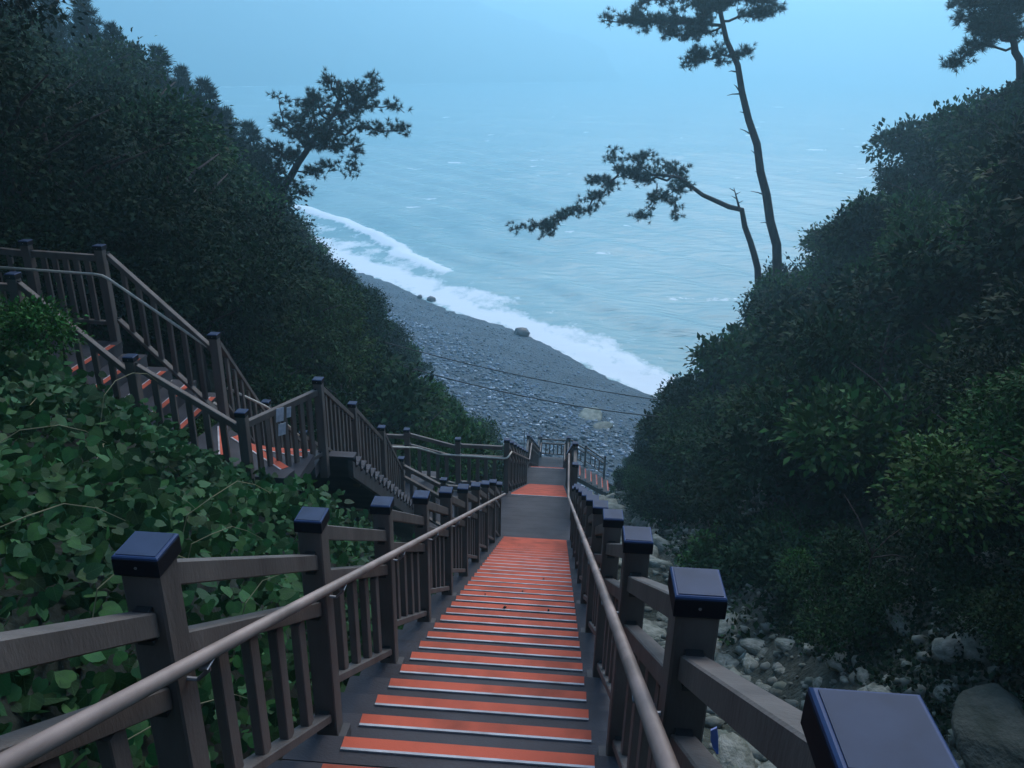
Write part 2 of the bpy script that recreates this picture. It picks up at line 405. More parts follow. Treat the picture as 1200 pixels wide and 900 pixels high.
def deck(label, x0, x1, y0, y1, z, nb, along='x'):
    root = thing('landing_deck', ((x0+x1)/2, (y0+y1)/2, z), label, 'landing')
    hx, hy = (x1-x0)/2, (y1-y0)/2
    if along == 'x':
        w = (y1-y0)/nb
        me = MB().box((0, 0, -.015), (2*hx, w-.0022, .03)).mesh('deck_board', M['tread'])
        for k in range(nb): inst('deck_board', me, root, (0, -hy+w*(k+.5), random.uniform(-.0004, .0004)))
        bm = MB()
        for sx in (-hx+.1, hx-.1): bm.box((sx, 0, -.13), (.07, 2*hy-.05, .19))
    else:
        w = (x1-x0)/nb
        me = MB().box((0, 0, -.015), (w-.004, 2*hy, .03)).mesh('deck_board', M['tread'])
        for k in range(nb): inst('deck_board', me, root, (-hx+w*(k+.5), 0, random.uniform(-.0004, .0004)))
        bm = MB()
        for sy in (-hy+.1, hy-.1): bm.box((0, sy, -.13), (2*hx-.05, .07, .19))
    bm.build('deck_beam', M['steel'], root)
    for sx in (-1, 1):
        for sy in (-1, 1):
            MB().box((sx*(hx-.12), sy*(hy-.16), -1.0), (.09, .09, 1.55)).build('support_leg', M['steel'], root)
    return root

# main stairs: heading +Y, widths = x
stair_flight('long upper flight of dark treads with orange grip strips running down from the viewer',
             (0, Y1A-.3*32, N1(Y1A-.3*32-.09)), (0, 1, 0), XL, XR, SX0, SX1, 33, first=-2)
deck('first grey landing of bare boards between the two nearest orange flights', XL, XR, Y1A+.002, Y1B-.151, Z1, 12)
stair_flight('second flight below the first grey landing, its strips merging into a red patch', (0, Y1B, Z1), (0, 1, 0), XL, XR, SX0, SX1, 30)
deck('small second landing beyond the red patch of the second flight', XL, XR, Y2A+.002, Y2B-.151, Z2, 9)
stair_flight('third and lowest straight flight hidden below the pale edge of the second landing', (0, Y2B, Z2), (0, 1, 0), XL, XR, SX0, SX1, 41)
deck('bottom landing with end railing directly above the pebble beach', XL, XR, Y3A+.002, Y3B, Z3, 10)
stair_flight('short last flight turning right off the bottom landing down to the beach rubble',
             (XR+.002+.15, 0, Z3), (1, 0, 0), -Y3B+.05, -Y3A-.1, -Y3B+.2, -Y3A-.25, 8)

# ------------------------------------------------------------------ railings
CAPW = .117
def cap_meshes():
    h = CAPW/2
    sk = MB().loft([[(a*h*s, b*h*s, z) for a, b in ((1, -1), (1, 1), (-1, 1), (-1, -1))] for s, z in ((.97, -.05), (1, -.046), (1, -.004), (.965, 0))]).mesh('cap_skirt', M['capskirt'])
    rim = MB().loft([[(a*h*s, b*h*s, z) for a, b in ((1, -1), (1, 1), (-1, 1), (-1, -1))] for s, z in ((.99, -.001), (.985, .004), (.93, .007))]).mesh('cap_rim', M['caprim'])
    top = MB().box((0, 0, .0075), (CAPW*.86, CAPW*.86, .003)).mesh('solar_panel', M['captop'])
    return sk, rim, top
SK, RIM, TOP = cap_meshes()
SCREW = MB().loft([[(.004*math.cos(k*1.047), -CAPW/2-zz, -.024+.004*math.sin(k*1.047)) for k in range(6)] for zz in (-.001, .0015)]).mesh('cap_screw', M['metal'])
_bal = {}
def baluster(w, t, h):
    key = (round(w, 3), round(t, 3), round(h, 2))
    if key not in _bal:
        c = .004; a, b = w/2, t/2
        sec = [(a, -b+c), (a, b-c), (a-c, b), (-a+c, b), (-a, b-c), (-a, -b+c), (-a+c, -b), (a-c, -b)]
        _bal[key] = MB().loft([[(u, v, z) for u, v in sec] for z in (0, key[2])]).mesh('baluster', M['wood'])
    return _bal[key]
_postm = {}
def post_mesh(h):
    k = round(h, 2)
    if k not in _postm: _postm[k] = MB().post((0, 0), .10, -k, -.045).mesh('post', M['wood'])
    return _postm[k]
def railing(label, posts, group=None, nbal=4, hand=None, skip=(), lower=True, foot=True, nopost=(), depth=1.33, brackets=None, mid=True, hm='handrail', hrad=.0200):
    """posts: list of (x, y, captop z). Rails hang from the caps. hand: polyline for the handrail."""
    x0, y0, z0 = posts[0]
    root = thing('railing', (x0, y0, z0-1.2), label, 'railing', group)
    O = Vector((x0, y0, z0-1.2))
    tops = []
    for i, (x, y, z) in enumerate(posts):
        if i in nopost: continue
        p = inst('post', post_mesh(depth), root, Vector((x, y, z))-O)
        sk = inst('cap_skirt', SK, p); inst('cap_rim', RIM, p); inst('solar_panel', TOP, p)
        if i < 3: inst('cap_screw', SCREW, p)
    for i in range(len(posts)-1):
        if i in skip: continue
        a = Vector(posts[i]); b = Vector(posts[i+1])
        d = Vector((b.x-a.x, b.y-a.y, 0)); Lh = d.length; d.normalize()
        sl = (b.z-a.z)/Lh
        pa = a+d*.052-O; pb = b-d*.052-O
        k = max(-1, min(1, -sl/.53))
        def ends(da, db): return Vector((pa.x, pa.y, a.z-O.z-da)), Vector((pb.x, pb.y, b.z-O.z-db))
        for nm, da, db, w, h in (('top_rail', .115-.035*k, .115+.04*k, .062, .078), ('mid_rail', .35-.04*k, .35+.045*k, .062, .075), ('bottom_rail', .955-.05*k, .955+.07*k, .066, .05)):
            if nm == 'bottom_rail' and not lower: continue
            if nm == 'mid_rail' and not mid: continue
            e0, e1 = ends(da, db)
            rl = MB().bar(e0+d*.006, e1-d*.006, w, h).build(nm, M['wood'], root)
            if i < 6:
                bk = MB()
                for e, s in ((e0, 1), (e1, -1)):
                    q = e+d*s*.006
                    bk.bar(q-d*s*.007+Vector((0, 0, .012)), q+d*s*.016+Vector((0, 0, .012)), w*.7, .011, .002)
                    bk.bar(q-d*s*.007-Vector((0, 0, h+.001)), q+d*s*.016-Vector((0, 0, h+.001)), w*.7, .012, .002)
                bk.build('rail_bracket', M['black'], rl)
            if nm == 'mid_rail' or (nm == 'top_rail' and not mid): m0, m1 = e0, e1
            if nm == 'bottom_rail': b0, b1 = e0, e1
        if lower:
            ang = math.atan2(d.y, d.x)
            for q in range(nbal):
                t = (q+1)/(nbal+1)
                mt = m0.lerp(m1, t); bt = b0.lerp(b1, t)
                hgt = (mt.z-.073)-(bt.z-.004)
                inst('baluster', baluster(.068, .036, hgt), root, (bt.x, bt.y, bt.z-.004), (0, 0, ang))
    if hand:
        pts = [Vector(p)-O for p in hand]
        # round the corners a little
        out = [pts[0]]
        for i in range(1, len(pts)-1):
            u = (pts[i-1]-pts[i]); v = (pts[i+1]-pts[i]); r_ = min(.09, u.length*.3, v.length*.3)
            u.normalize(); v.normalize(); A = pts[i]+u*r_; B = pts[i]+v*r_
            for t in (0, .5, 1): out.append(A*(1-t)**2+pts[i]*2*t*(1-t)+B*t*t)
        out.append(pts[-1])
        hr = MB().tube(out, hrad, 12).build('handrail', M[hm], root, True)
        if brackets:
            for (px, py, pz), (hx_, hy_, hz_) in brackets:
                p = Vector((px, py, pz))-O; h = Vector((hx_, hy_, hz_))-O
                bm = MB(); dd = (h-p); dd.z = 0; dd.normalize()
                st = p+dd*.05; st.z = h.z-.085
                bm.tube([st, st+dd*.03, Vector((h.x, h.y, h.z-.05)), Vector((h.x, h.y, h.z-.022))], .0065, 6)
                sd_ = Vector((-dd.y, dd.x, 0))
                bm.bar(Vector((h.x, h.y, h.z-.0215))-sd_*.03, Vector((h.x, h.y, h.z-.0215))+sd_*.03-Vector((0, 0, 0)), .026, .007, .002)
                bm.build('handrail_bracket', M['metal'], root)
    if foot:
        mf = MB().box((0, 0, 0), (.035, .10, .06)).mesh('post_foot', M['steel'])
        for i, (x, y, z) in enumerate(posts[:7]):
            sgn = 1 if x < 0 else -1
            inst('post_foot', mf, root, Vector((x+sgn*.068, y+.0, z-1.21))-O)
    return root
XPL, XPR = -1.019, .335
HXL, HXR = -.905, .222
capz = lambda y: float(prof(y))+1.2
def nz(y): return N1(y)+1.2
pl1 = [(XPL, .43+1.2*k, nz(.43+1.2*k)) for k in range(-1, 10)]+[(XPL, 12.40, Z1+1.2)]
def hand_on(x, ys_, h=.905):
    return [(x, y, float(prof(y))+h+(.02 if i in (0, len(ys_)-1) else 0)) for i, y in enumerate(ys_)]
railing('brown railing with solar caps left of the long upper flight, beside the vines', pl1, foot=True,
        hand=[(HXL, -.9, N1(-.9)+.855), (HXL, 12.3, N1(12.3)+.93)], brackets=[((x, y, z), (HXL, y, N1(y)+.855+(y+.9)/13.2*.075)) for x, y, z in pl1[:-1]])
pr1 = [(XPR, y, nz(y)) for y in [-.55, .63, 1.56, 2.78]+[4.03+1.2*k for k in range(7)]]+[(XPR, 12.40, Z1+1.2)]
railing('brown railing with solar caps right of the long upper flight, above the rock gully', pr1,
        hand=[(HXR, -.9, N1(-.9)+.885), (HXR, 12.5, Z1+.945), (HXR, 14.2, Z1+.935)], brackets=[((x, y, z), (HXR, y, N1(y)+.885+(y+.9)/13.4*.05)) for x, y, z in pr1[:-1]])
f2 = [14.2+1.2*k for k in range(0, 8)]+[23.0, 24.35]
pr2 = [(XPR, y, capz(y)) for y in f2]
railing('row of closely bunched solar capped posts right of the second flight', [(XPR, 12.52+.78, Z1+1.2)]+pr2, foot=False,
        hand=hand_on(HXR, (14.2, 22.9, 24.3, ), .915))
pl2 = [(XPL, y, capz(y)) for y in f2]
railing('dark railing left of the second flight, starting at the side walkway corner post', pl2, foot=False,
        hand=hand_on(HXL, (14.25, 22.9, 24.3), .905))
f3 = [24.5+1.2*k for k in range(0, 10)]+[36.5, 37.8]
pl3 = [(XPL, y, capz(y)) for y in f3]
railing('farther dark railing left of the third flight, seen end on above the second landing', pl3, foot=False, hand=hand_on(HXL, (24.5, 36.5, 37.7)))
pr3 = [(XPR, y, capz(y)) for y in f3[:-1]]
railing('railing right of the third flight ending at the bottom landing', pr3, foot=False, hand=hand_on(HXR, (24.4, 36.4)))
railing('short cross railing closing the far end of the bottom landing before the beach', [(XPL+.11, Y3B-.04, Z3+1.2), (XPR+.1, Y3B-.04, Z3+1.2)], foot=False, nbal=5)
railing('stepped railing descending right from the bottom landing towards the beach rubble',
        [(XPR+.25, Y3B+.02, Z3+1.19), (1.45, Y3B+.02, Z3+1.2-.42), (2.5, Y3B+.02, Z3+1.2-.98)], foot=False, nbal=3)

# ------------------------------------------------------------------ side stairs on the left
ZT = -3.40
deck('dark upper landing at the left edge, head of the side stairs', -8.2, -5.552-.149, 7.75, 9.15, ZT, 14, 'y')
stair_flight('dark side flight descending right from the upper left landing with short orange strips',
             (-5.55, 8.45, ZT), (1, 0, 0), -.7, .85, -.55, .5, 5)
# turning treads round the inner corner post
PIV = Vector((-4.14, 8.80, 0))
wt = thing('turning_steps', (PIV.x, PIV.y, -4.5), 'fan of turning treads with orange strips inside the corner of the side stairs', 'stairs')
O = Vector((PIV.x, PIV.y, -4.5))
def corner_r(a):
    d_ = Vector((math.cos(a), math.sin(a), 0))
    # distance to the outer square x=-3.0 / y=7.55
    t = []
    if d_.x > 1e-4: t.append((-2.95-PIV.x)/d_.x)
    if d_.y < -1e-4: t.append((7.6-PIV.y)/d_.y)
    return min(t)*.985, d_
angs = [R(-100), R(-66), R(-40), R(-14)]
for k in range(4):
    a0 = angs[k]; a1 = angs[k+1] if k < 3 else R(3)
    z = -4.20-.16*k - (-4.5)
    ring = []
    for t in np.linspace(0, 1, 5):
        rr, d_ = corner_r(a0+(a1-a0)*t); ring.append(d_*rr)
    if a0 < R(-49.3) < a1: ring.insert(3, Vector((-2.97-PIV.x, 7.62-PIV.y, 0)))
    base = [Vector((0, 0, 0))]+ring
    mb = MB(); mb.loft([[p+Vector((0, 0, zz)) for p in base] for zz in (z-.16, z)])
    tb = mb.build('turning_tread', M['tread'], wt)
    rr, d_ = corner_r(a1 if k < 3 else R(-3)); n_ = Vector((-d_.y, d_.x, 0))
    for nm, o0, o1, mm, th in (('grip_strip', -.10, -.012, M['orange'], .006), ('edge_line', -.118, -.1003, M['white'], .008)):
        v = [d_*u+n_*w for u, w in ((.28, o0), (rr*.93, o0), (rr*.93, o1), (.28, o1))]
        MB().loft([[p+Vector((0, 0, z+zz)) for p in v] for zz in (.0005, th)]).build(nm, mm, tb)
# steep flight going away from the corner
stair_flight('steep dark flight going away from the corner of the side stairs down to the walkway',
             (-3.55, 8.98, -4.70), (0, 1, 0), -.75, .98, -.45, .42, 18, rise=.18, run=.23)
deck('dark platform at the foot of the steep side flight', -4.4, -2.42, 12.93, 14.35, -7.86, 9, 'y')
deck('side walkway joining the first grey landing from the left', -2.415, XL-.002, 12.35, 14.35, Z1+.004, 9, 'y')

def W(px, py, y):      # a point of the photograph at distance y down the stairs' line
    d = CF+CR*((px-600)/936)+CU*((450-py)/936); return np.array(d*(y/d.y))
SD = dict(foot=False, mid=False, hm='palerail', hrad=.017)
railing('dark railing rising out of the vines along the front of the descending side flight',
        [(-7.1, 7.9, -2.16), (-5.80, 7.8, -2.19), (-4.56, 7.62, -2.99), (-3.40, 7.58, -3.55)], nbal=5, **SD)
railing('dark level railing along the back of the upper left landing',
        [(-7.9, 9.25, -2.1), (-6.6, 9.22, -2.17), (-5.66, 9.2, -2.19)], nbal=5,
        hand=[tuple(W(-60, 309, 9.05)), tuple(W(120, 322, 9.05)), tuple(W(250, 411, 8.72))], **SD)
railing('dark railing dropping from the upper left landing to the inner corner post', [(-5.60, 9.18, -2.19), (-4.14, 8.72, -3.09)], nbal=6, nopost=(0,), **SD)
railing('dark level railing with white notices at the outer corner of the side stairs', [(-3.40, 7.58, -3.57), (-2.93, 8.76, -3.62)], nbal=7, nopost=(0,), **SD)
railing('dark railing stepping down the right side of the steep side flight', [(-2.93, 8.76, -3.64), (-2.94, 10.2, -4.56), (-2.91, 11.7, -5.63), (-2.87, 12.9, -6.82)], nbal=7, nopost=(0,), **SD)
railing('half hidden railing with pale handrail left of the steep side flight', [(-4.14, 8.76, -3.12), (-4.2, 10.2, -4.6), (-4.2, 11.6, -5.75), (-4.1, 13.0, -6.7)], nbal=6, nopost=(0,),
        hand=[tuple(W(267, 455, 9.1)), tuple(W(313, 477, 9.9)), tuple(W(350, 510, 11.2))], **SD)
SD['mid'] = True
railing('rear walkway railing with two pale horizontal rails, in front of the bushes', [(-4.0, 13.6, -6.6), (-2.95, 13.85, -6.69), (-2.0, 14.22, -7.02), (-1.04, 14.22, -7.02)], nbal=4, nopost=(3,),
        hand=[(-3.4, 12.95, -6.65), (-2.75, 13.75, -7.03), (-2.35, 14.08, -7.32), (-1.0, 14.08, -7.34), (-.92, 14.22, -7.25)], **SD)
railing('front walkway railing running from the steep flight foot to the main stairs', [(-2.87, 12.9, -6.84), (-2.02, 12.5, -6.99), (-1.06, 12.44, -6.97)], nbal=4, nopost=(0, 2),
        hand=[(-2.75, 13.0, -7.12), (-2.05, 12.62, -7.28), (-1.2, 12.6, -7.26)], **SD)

# ------------------------------------------------------------------ foliage helpers
def norm(a): return a/np.maximum(np.linalg.norm(a, axis=-1, keepdims=True), 1e-9)
def leaves_np(C, D, Nn, ln, wd):
    """rhombic folded leaves: centres C, directions D, normals Nn"""
    S = norm(np.cross(D, Nn)); Nn = np.cross(S, D)
    ln = ln[:, None]; wd = wd[:, None]
    A = C; B = C+D*ln*.45+S*wd*.5+Nn*ln*.08; T = C+D*ln-Nn*ln*.10; E = C+D*ln*.45-S*wd*.5+Nn*ln*.08
    V = np.stack([A, B, T, E], 1).reshape(-1, 3)
    F = np.arange(len(V)).reshape(-1, 4)
    return V, F
def crown_np(seed, blobs, nclump, nleaf, ll, lw, cs=.22, up=.6):
    g = np.random.default_rng(seed)
    w = np.array([b[1][0]*b[1][1]+b[1][0]*b[1][2] for b in blobs]); w = w/w.sum()
    bi = g.choice(len(blobs), nclump, p=w)
    bc = np.array([b[0] for b in blobs])[bi]; br = np.array([b[1] for b in blobs])[bi]
    dr = norm(g.normal(size=(nclump, 3))); dr[:, 2] = np.where(dr[:, 2] < -.35, -dr[:, 2], dr[:, 2])
    rad = g.uniform(.62, 1.08, (nclump, 1))
    cc = bc+dr*br*rad
    k = np.repeat(np.arange(nclump), nleaf)
    csz = cs*g.uniform(.6, 1.3, nclump)
    off = g.normal(size=(len(k), 3))*csz[k][:, None]*.55
    C = cc[k]+off
    D = norm(dr[k]*.5+norm(off)*.7+g.normal(size=(len(k), 3))*.35+np.array([0, 0, -.15]))
    Nn = norm(np.array([0, 0, up])+dr[k]*.5+g.normal(size=(len(k), 3))*.45)
    s = g.uniform(.6, 1.25, len(k))
    return leaves_np(C, D, Nn, ll*s, lw*s*g.uniform(.8, 1.2, len(k)))
def lump(seed, n, rx, rz, z0, r0, r1):
    g = np.random.default_rng(seed); out = []
    for i in range(n):
        a = g.uniform(0, 6.28); q = math.sqrt(g.uniform(0, 1))
        r = g.uniform(r0, r1)
        out.append(((rx*q*math.cos(a), rx*q*math.sin(a), z0+g.uniform(0, rz)*(1-.5*q)), (r, r, r*.8)))
    return out
def limbs_mesh(name, seed, h, r0, spread, n=6, lean=(0, 0)):
    g = random.Random(seed); mb = MB()
    top = Vector((lean[0], lean[1], h))
    pts = [Vector((0, 0, -.4)), Vector((g.uniform(-.08, .08)*h*.3, g.uniform(-.08, .08)*h*.3, h*.35))+Vector((lean[0], lean[1], 0))*.3, top*.7, top]
    mb.tube(pts, [r0*1.15, r0*.8, r0*.5, r0*.2], 7)
    for i in range(n):
        t = g.uniform(.3, .9); a = g.uniform(0, 6.28)
        b = Vector((0, 0, h*t))+Vector((lean[0], lean[1], 0))*t
        l = spread*g.uniform(.6, 1.1)
        mb.tube([b, b+Vector((math.cos(a)*l*.5, math.sin(a)*l*.5, l*.35)), b+Vector((math.cos(a)*l, math.sin(a)*l, l*.55))], [r0*.4, r0*.25, r0*.08], 5)
    return mb.mesh(name, M['bark'], True)

SHRUB = []
for i in range(5):
    lm = ['leaf_dark', 'leaf_mid', 'leaf_dark', 'leaf_mid', 'leaf_light'][i]
    big = i in (0, 3)
    V, F = crown_np(40+i, lump(60+i, 9, 1.0, 1.25, .3, .34, .60), 300 if big else 420, 15, .14 if big else .105, .085 if big else .062, .17, up=.75)
    SHRUB.append((mesh_np('shrub_crown', V, F, M[lm]), limbs_mesh('shrub_stem', i, 1.4, .05, .8)))
FINE = []
for i in range(3):
    V, F = crown_np(340+i, lump(360+i, 12, 1.0, 1.3, .3, .30, .52), 900, 16, .062, .036, .13, up=.75)
    FINE.append((mesh_np('shrub_crown', V, F, M[['leaf_dark', 'leaf_mid', 'leaf_light'][i]]), limbs_mesh('shrub_stem', 30+i, 1.4, .04, .8)))
TREE = []
for i in range(5):
    lm = ['leaf_dark', 'leaf_dark', 'leaf_mid', 'leaf_dark', 'leaf_mid'][i]
    V, F = crown_np(140+i, lump(160+i, 15, 1.9, 3.2, 1.8, .7, 1.25), 640, 26, .145, .085, .34)
    TREE.append((mesh_np('tree_crown', V, F, M[lm]), limbs_mesh('tree_trunk', 20+i, 4.6, .13, 1.8, 8)))
NEARTREE = []
for i in range(2):
    V, F = crown_np(240+i, lump(260+i, 20, 1.9, 3.4, 1.6, .6, 1.05), 1500, 18, .095, .055, .27)
    NEARTREE.append((mesh_np('tree_crown', V, F, M['leaf_dark']), limbs_mesh('tree_trunk', 70+i, 4.6, .12, 1.8, 8)))
def needle_tufts(seed, P, Dr, L=.3, n=14, w=.02):
    """needle tufts: fans of thin blades at points P pointing along Dr"""
    g = np.random.default_rng(seed)
    k = np.repeat(np.arange(len(P)), n)
    d = norm(Dr[k]+g.normal(size=(len(k), 3))*.75)
    l = L*g.uniform(.6, 1.15, (len(k), 1))
    s = norm(np.cross(d, g.normal(size=(len(k), 3))))
    A = P[k]-s*w*.5; B = P[k]+s*w*.5; T = P[k]+d*l
    V = np.stack([A, B, T], 1).reshape(-1, 3)
    return V, np.arange(len(V)).reshape(-1, 3)
# layered conifers / pines for the wood on the left
def conifer_np(seed, h, r):
    g = np.random.default_rng(seed); P = []; D = []
    for z in np.linspace(h*.28, h, 22):
        rr = r*(1-(z/h)**1.6)+.15
        nb = g.integers(4, 7)
        for b in range(nb):
            a = g.uniform(0, 6.28); l = rr*g.uniform(.55, 1.1)
            m = max(3, int(l*16))
            t = np.linspace(.15, 1, m)
            x = np.cos(a)*l*t; y = np.sin(a)*l*t; zz = z+.18*l*np.sin(t*2.4)+.0*t
            p = np.stack([x, y, zz], -1)+g.normal(size=(m, 3))*.07*l
            P.append(p); D.append(norm(np.tile([np.cos(a)*.7, np.sin(a)*.7, .7], (m, 1))))
    return needle_tufts(seed, np.concatenate(P), np.concatenate(D), .34, 13, .045)
CONIF = []
for i in range(2):
    V, F = conifer_np(300+i, 6.5, 2.0)
    CONIF.append((mesh_np('conifer_crown', V, F, M['needle']), MB().tube([(0, 0, -.4), (0, 0, 3), (.05, 0, 6.4)], [.14, .09, .02], 7).mesh('conifer_trunk', M['bark'], True)))

def plant(name, pair, x, y, s, label, cat, group=None, z=None, crown='crown', stem='stem', sz=None, seed=None, lean=0.):
    zz = (ground(x, y)-.12) if z is None else z
    r = thing(name, (x, y, zz), label, cat, group)
    r.rotation_euler = (lean*random.uniform(-1, 1), lean*random.uniform(-1, 1), random.uniform(0, 6.28))
    s2 = s if sz is None else sz
    r.scale = (s, s*random.uniform(.9, 1.1), s2)
    inst(crown, pair[0], r); inst(stem, pair[1], r)
    return r
def visible_xy(x, y, z):
    p = Vector((x, y, z)); d = p.dot(CF)
    if d < .3: return None
    return 600+936*p.dot(CR)/d, 450-936*p.dot(CU)/d

SIL_L = ([-400, 0, 50, 60, 85, 97, 110, 130, 155, 172, 188, 205, 235, 262, 290, 315, 345, 400, 440, 500, 560, 600],
         [-80, -30, 5, 45, 40, 5, 8, 44, 74, 64, 76, 95, 108, 142, 160, 178, 235, 300, 330, 430, 497, 525])
SIL_R = ([700, 722, 735, 770, 860, 905, 940, 1040, 1100, 1200, 1500], [600, 565, 540, 462, 348, 308, 268, 146, 104, 66, 40])
def fit_size(x, y, s, h, w, sil, jit=0):
    """shrink a plant until its crown stays under the skyline of the slope"""
    g0 = ground(x, y)
    for _ in range(9):
        ok = True
        for dx, hh in ((0, h), (-w*.7, h*.8), (w*.7, h*.8), (-w, h*.45), (w, h*.45)):
            p = visible_xy(x+dx*s, y, g0+hh*s)
            if p and p[1] < np.interp(p[0], *sil)+jit: ok = False
        if ok: return s
        s *= .9
    return 0
# right slope: shrubs
rs = random.Random(5); placed = []
for _ in range(4000):
    y = rs.uniform(1.5, 40); x = rs.uniform(3.0, 23)
    g0 = ground(x, y)
    if g0 < -21.5: continue
    px = visible_xy(x, y, g0+1.2)
    if px is None or not (-60 < px[0]-640 < 700 and -60 < px[1] < 1000): continue
    edge = max(0, x-2.9)
    s = rs.uniform(.85, 1.25)*(.62 if edge < 1.2 else 1.0+.012*y)
    if y < 6: s *= .8
    if y < 4.8 and x < 3.6 or y < 7.2 and x < 3.75: continue
    if (x-3.0)**2+(y-4.3)**2 < .55: continue
    s = fit_size(x, y, s, 1.95, 1.35, SIL_R, rs.choice([-14, -4, 6, 18, 30]))
    if s < .4: continue
    if any((x-a)**2+(y-b)**2 < (.62*(s+c))**2 for a, b, c in placed): continue
    placed.append((x, y, s))
    if len(placed) > 210: break
for x, y, s in placed:
    k = rs.choice([0, 0, 0, 1, 2, 3, 3])
    zone = 0 if y < 9 else (1 if y < 22 else 2)
    lab = ['dense leafy shrub near the boulders on the slope right of the upper stairs',
           'dark leafy shrub packed on the steep slope right of the stairs',
           'dark shrub on the far shoulder of the right slope, against the sea'][zone]
    plant('shrub', SHRUB[k] if y > 9.5 else FINE[rs.choice([0, 0, 1])], x, y, s, lab, 'shrub', ['shrubs near the boulders on the right', 'shrubs packed on the right slope', 'shrubs on the far shoulder of the right slope'][zone], sz=s*rs.uniform(.9, 1.3))
# left slope between the walkway and the beach
placed = []
for _ in range(3000):
    y = rs.uniform(15.4, 41); x = rs.uniform(-15, -1.9)
    g0 = ground(x, y)
    if g0 < -21.3: continue
    s = rs.uniform(.9, 1.4)
    if x > -3.2: s *= .62
    if any((x-a)**2+(y-b)**2 < (.66*(s+c))**2 for a, b, c in placed): continue
    if x > -2.4 and y < 30: continue
    s = fit_size(x, y, s, 2.1, 1.4, SIL_L, rs.choice([-10, -2, 8, 18]))
    if s < .45: continue
    placed.append((x, y, s))
    if len(placed) > 120: break
for x, y, s in placed:
    k = rs.choice([1, 3, 3, 0, 1])
    plant('shrub', SHRUB[k], x, y, s, 'green leafy shrub on the left slope between the walkway and the pebble beach', 'shrub', 'shrubs on the left slope above the beach', sz=s*rs.uniform(.95, 1.3))
# wood on the left
placed = []
for _ in range(4000):
    y = rs.uniform(10.8, 52); x = rs.uniform(-34, -4.6)
    if x > -5.0-.16*max(0, y-12): continue
    g0 = ground(x, y)
    if g0 < -20: continue
    s = rs.uniform(.72, 1.0)*min(1.08, .64+.02*(y-10)+.02*(-x-4))
    s = fit_size(x, y, s*rs.uniform(1.0, 1.75), 5.4, 2.5, SIL_L, rs.choice([8, 18, 30, 48, 70]))
    if s < .45: continue
    if any((x-a)**2+(y-b)**2 < (1.05*(s+c))**2 for a, b, c in placed): continue
    placed.append((x, y, s))
    if len(placed) > 120: break
for x, y, s in placed:
    plant('broadleaf_tree', NEARTREE[rs.choice([0, 1])] if y < 17 else TREE[rs.choice([0, 1, 2, 3, 3, 4])], x, y, s, 'dark broadleaf tree in the wood above the left stairs', 'tree', 'broadleaf trees in the left wood', crown='crown', stem='trunk', lean=.06)
for n_, (px, py, yy, lab) in enumerate([(97, 0, 36, 'pointed conifer standing highest on the wooded ridge at upper left'),
        (18, -34, 32, 'tall conifer cut by the left picture edge above the wood'),
        (58, 4, 38, 'conifer between the left edge one and the pointed one on the ridge'),
        (130, 34, 33, 'conifer just right of the pointed one, a little lower'),
        (158, 58, 39, 'slim conifer fourth along the ridge from the pointed one'),
        (184, 62, 34, 'broad conifer in the middle of the ridge descending to the pine'),
        (212, 84, 38, 'conifer right of the broad one on the descending ridge'),
        (238, 100, 33, 'conifer two steps left of the wind bent pine'),
        (264, 134, 36, 'small conifer one step left of the wind bent pine'),
        (290, 150, 32, 'lowest conifer of the ridge, touching the wind bent pine')]):
    q = W(px, py, yy); gz = ground(q[0], q[1])-.1
    plant('conifer_tree', CONIF[n_ % 2], q[0], q[1], min(1.5, max(.8, (q[2]-gz)/6.5*.95)), lab, 'tree', crown='crown', stem='trunk', z=gz, sz=(q[2]-gz)/6.5)
for x, y, s_, lab in ((-8.6, 6.2, 1.0, 'overhanging dark tree outside the left edge, added to shade the side stairs'), (-9.4, 9.9, 1.05, 'dark tree behind the upper left landing railing'),
                      (-7.4, 11.2, .9, 'dark tree directly behind the inner corner post of the side stairs'), (-9.8, 3.0, .95, 'dark tree on the bank outside the left edge, added for shade'), (-7.6, 6.0, 1.4, 'tallest dark tree, unseen left of the side stairs, added to shade them'), (-9.6, 10.6, 1.25, 'large dark tree spreading over the upper left landing, added for shade')):
    plant('broadleaf_tree', NEARTREE[0 if s_ > .92 else 1], x, y, s_*1.0, lab, 'tree', crown='crown', stem='trunk')  # unseen and overhanging ones are added to shade the side stairs
# undergrowth that nobody could count: low leaves over both slopes
def cover(name, seed, n, xr, yr, ll, lw, hmax, material, keep):
    g = np.random.default_rng(seed)
    x = g.uniform(*xr, n); y = g.uniform(*yr, n)
    k = keep(x, y); x = x[k]; y = y[k]
    z = np.maximum(hill_h(x, y), -30)+g.uniform(0, 1, len(x))**1.5*hmax*(.6+fbm(x*.8, y*.8)*1.4)
    C = np.stack([x, y, z], -1)
    D = norm(g.normal(size=C.shape)+np.array([0, 0, .1])); Nn = norm(g.normal(size=C.shape)*.5+np.array([0, -.25, .8]))
    s = g.uniform(.6, 1.3, len(x))
    V, F = leaves_np(C, D, Nn, ll*s, lw*s)
    o = inst(name, mesh_np(name, V, F, M[material]))
    return tag(o, kind='stuff')
cover('right_slope_undergrowth', 1, 60000, (2.6, 18), (9, 40), .12, .07, .28, 'leaf_dark', lambda x, y: (hill_h(x, y) > -21)&(x < 6+.35*y))
cover('low_bank_creepers', 3, 90000, (3.0, 8), (1, 9.5), .06, .035, .35, 'leaf_dark', lambda x, y: (x > 2.85+.9*fbm(x*.9, y*.9)+.25*np.maximum(0, 3.2-y)))
cover('left_slope_undergrowth', 2, 70000, (-14, -1.4), (8.0, 42), .13, .075, .45, 'leaf_mid', lambda x, y: (hill_h(x, y) > -21)&~((x > -8.4)&(y < 14.5)&(x < -1.0)&(y > 7.4)))

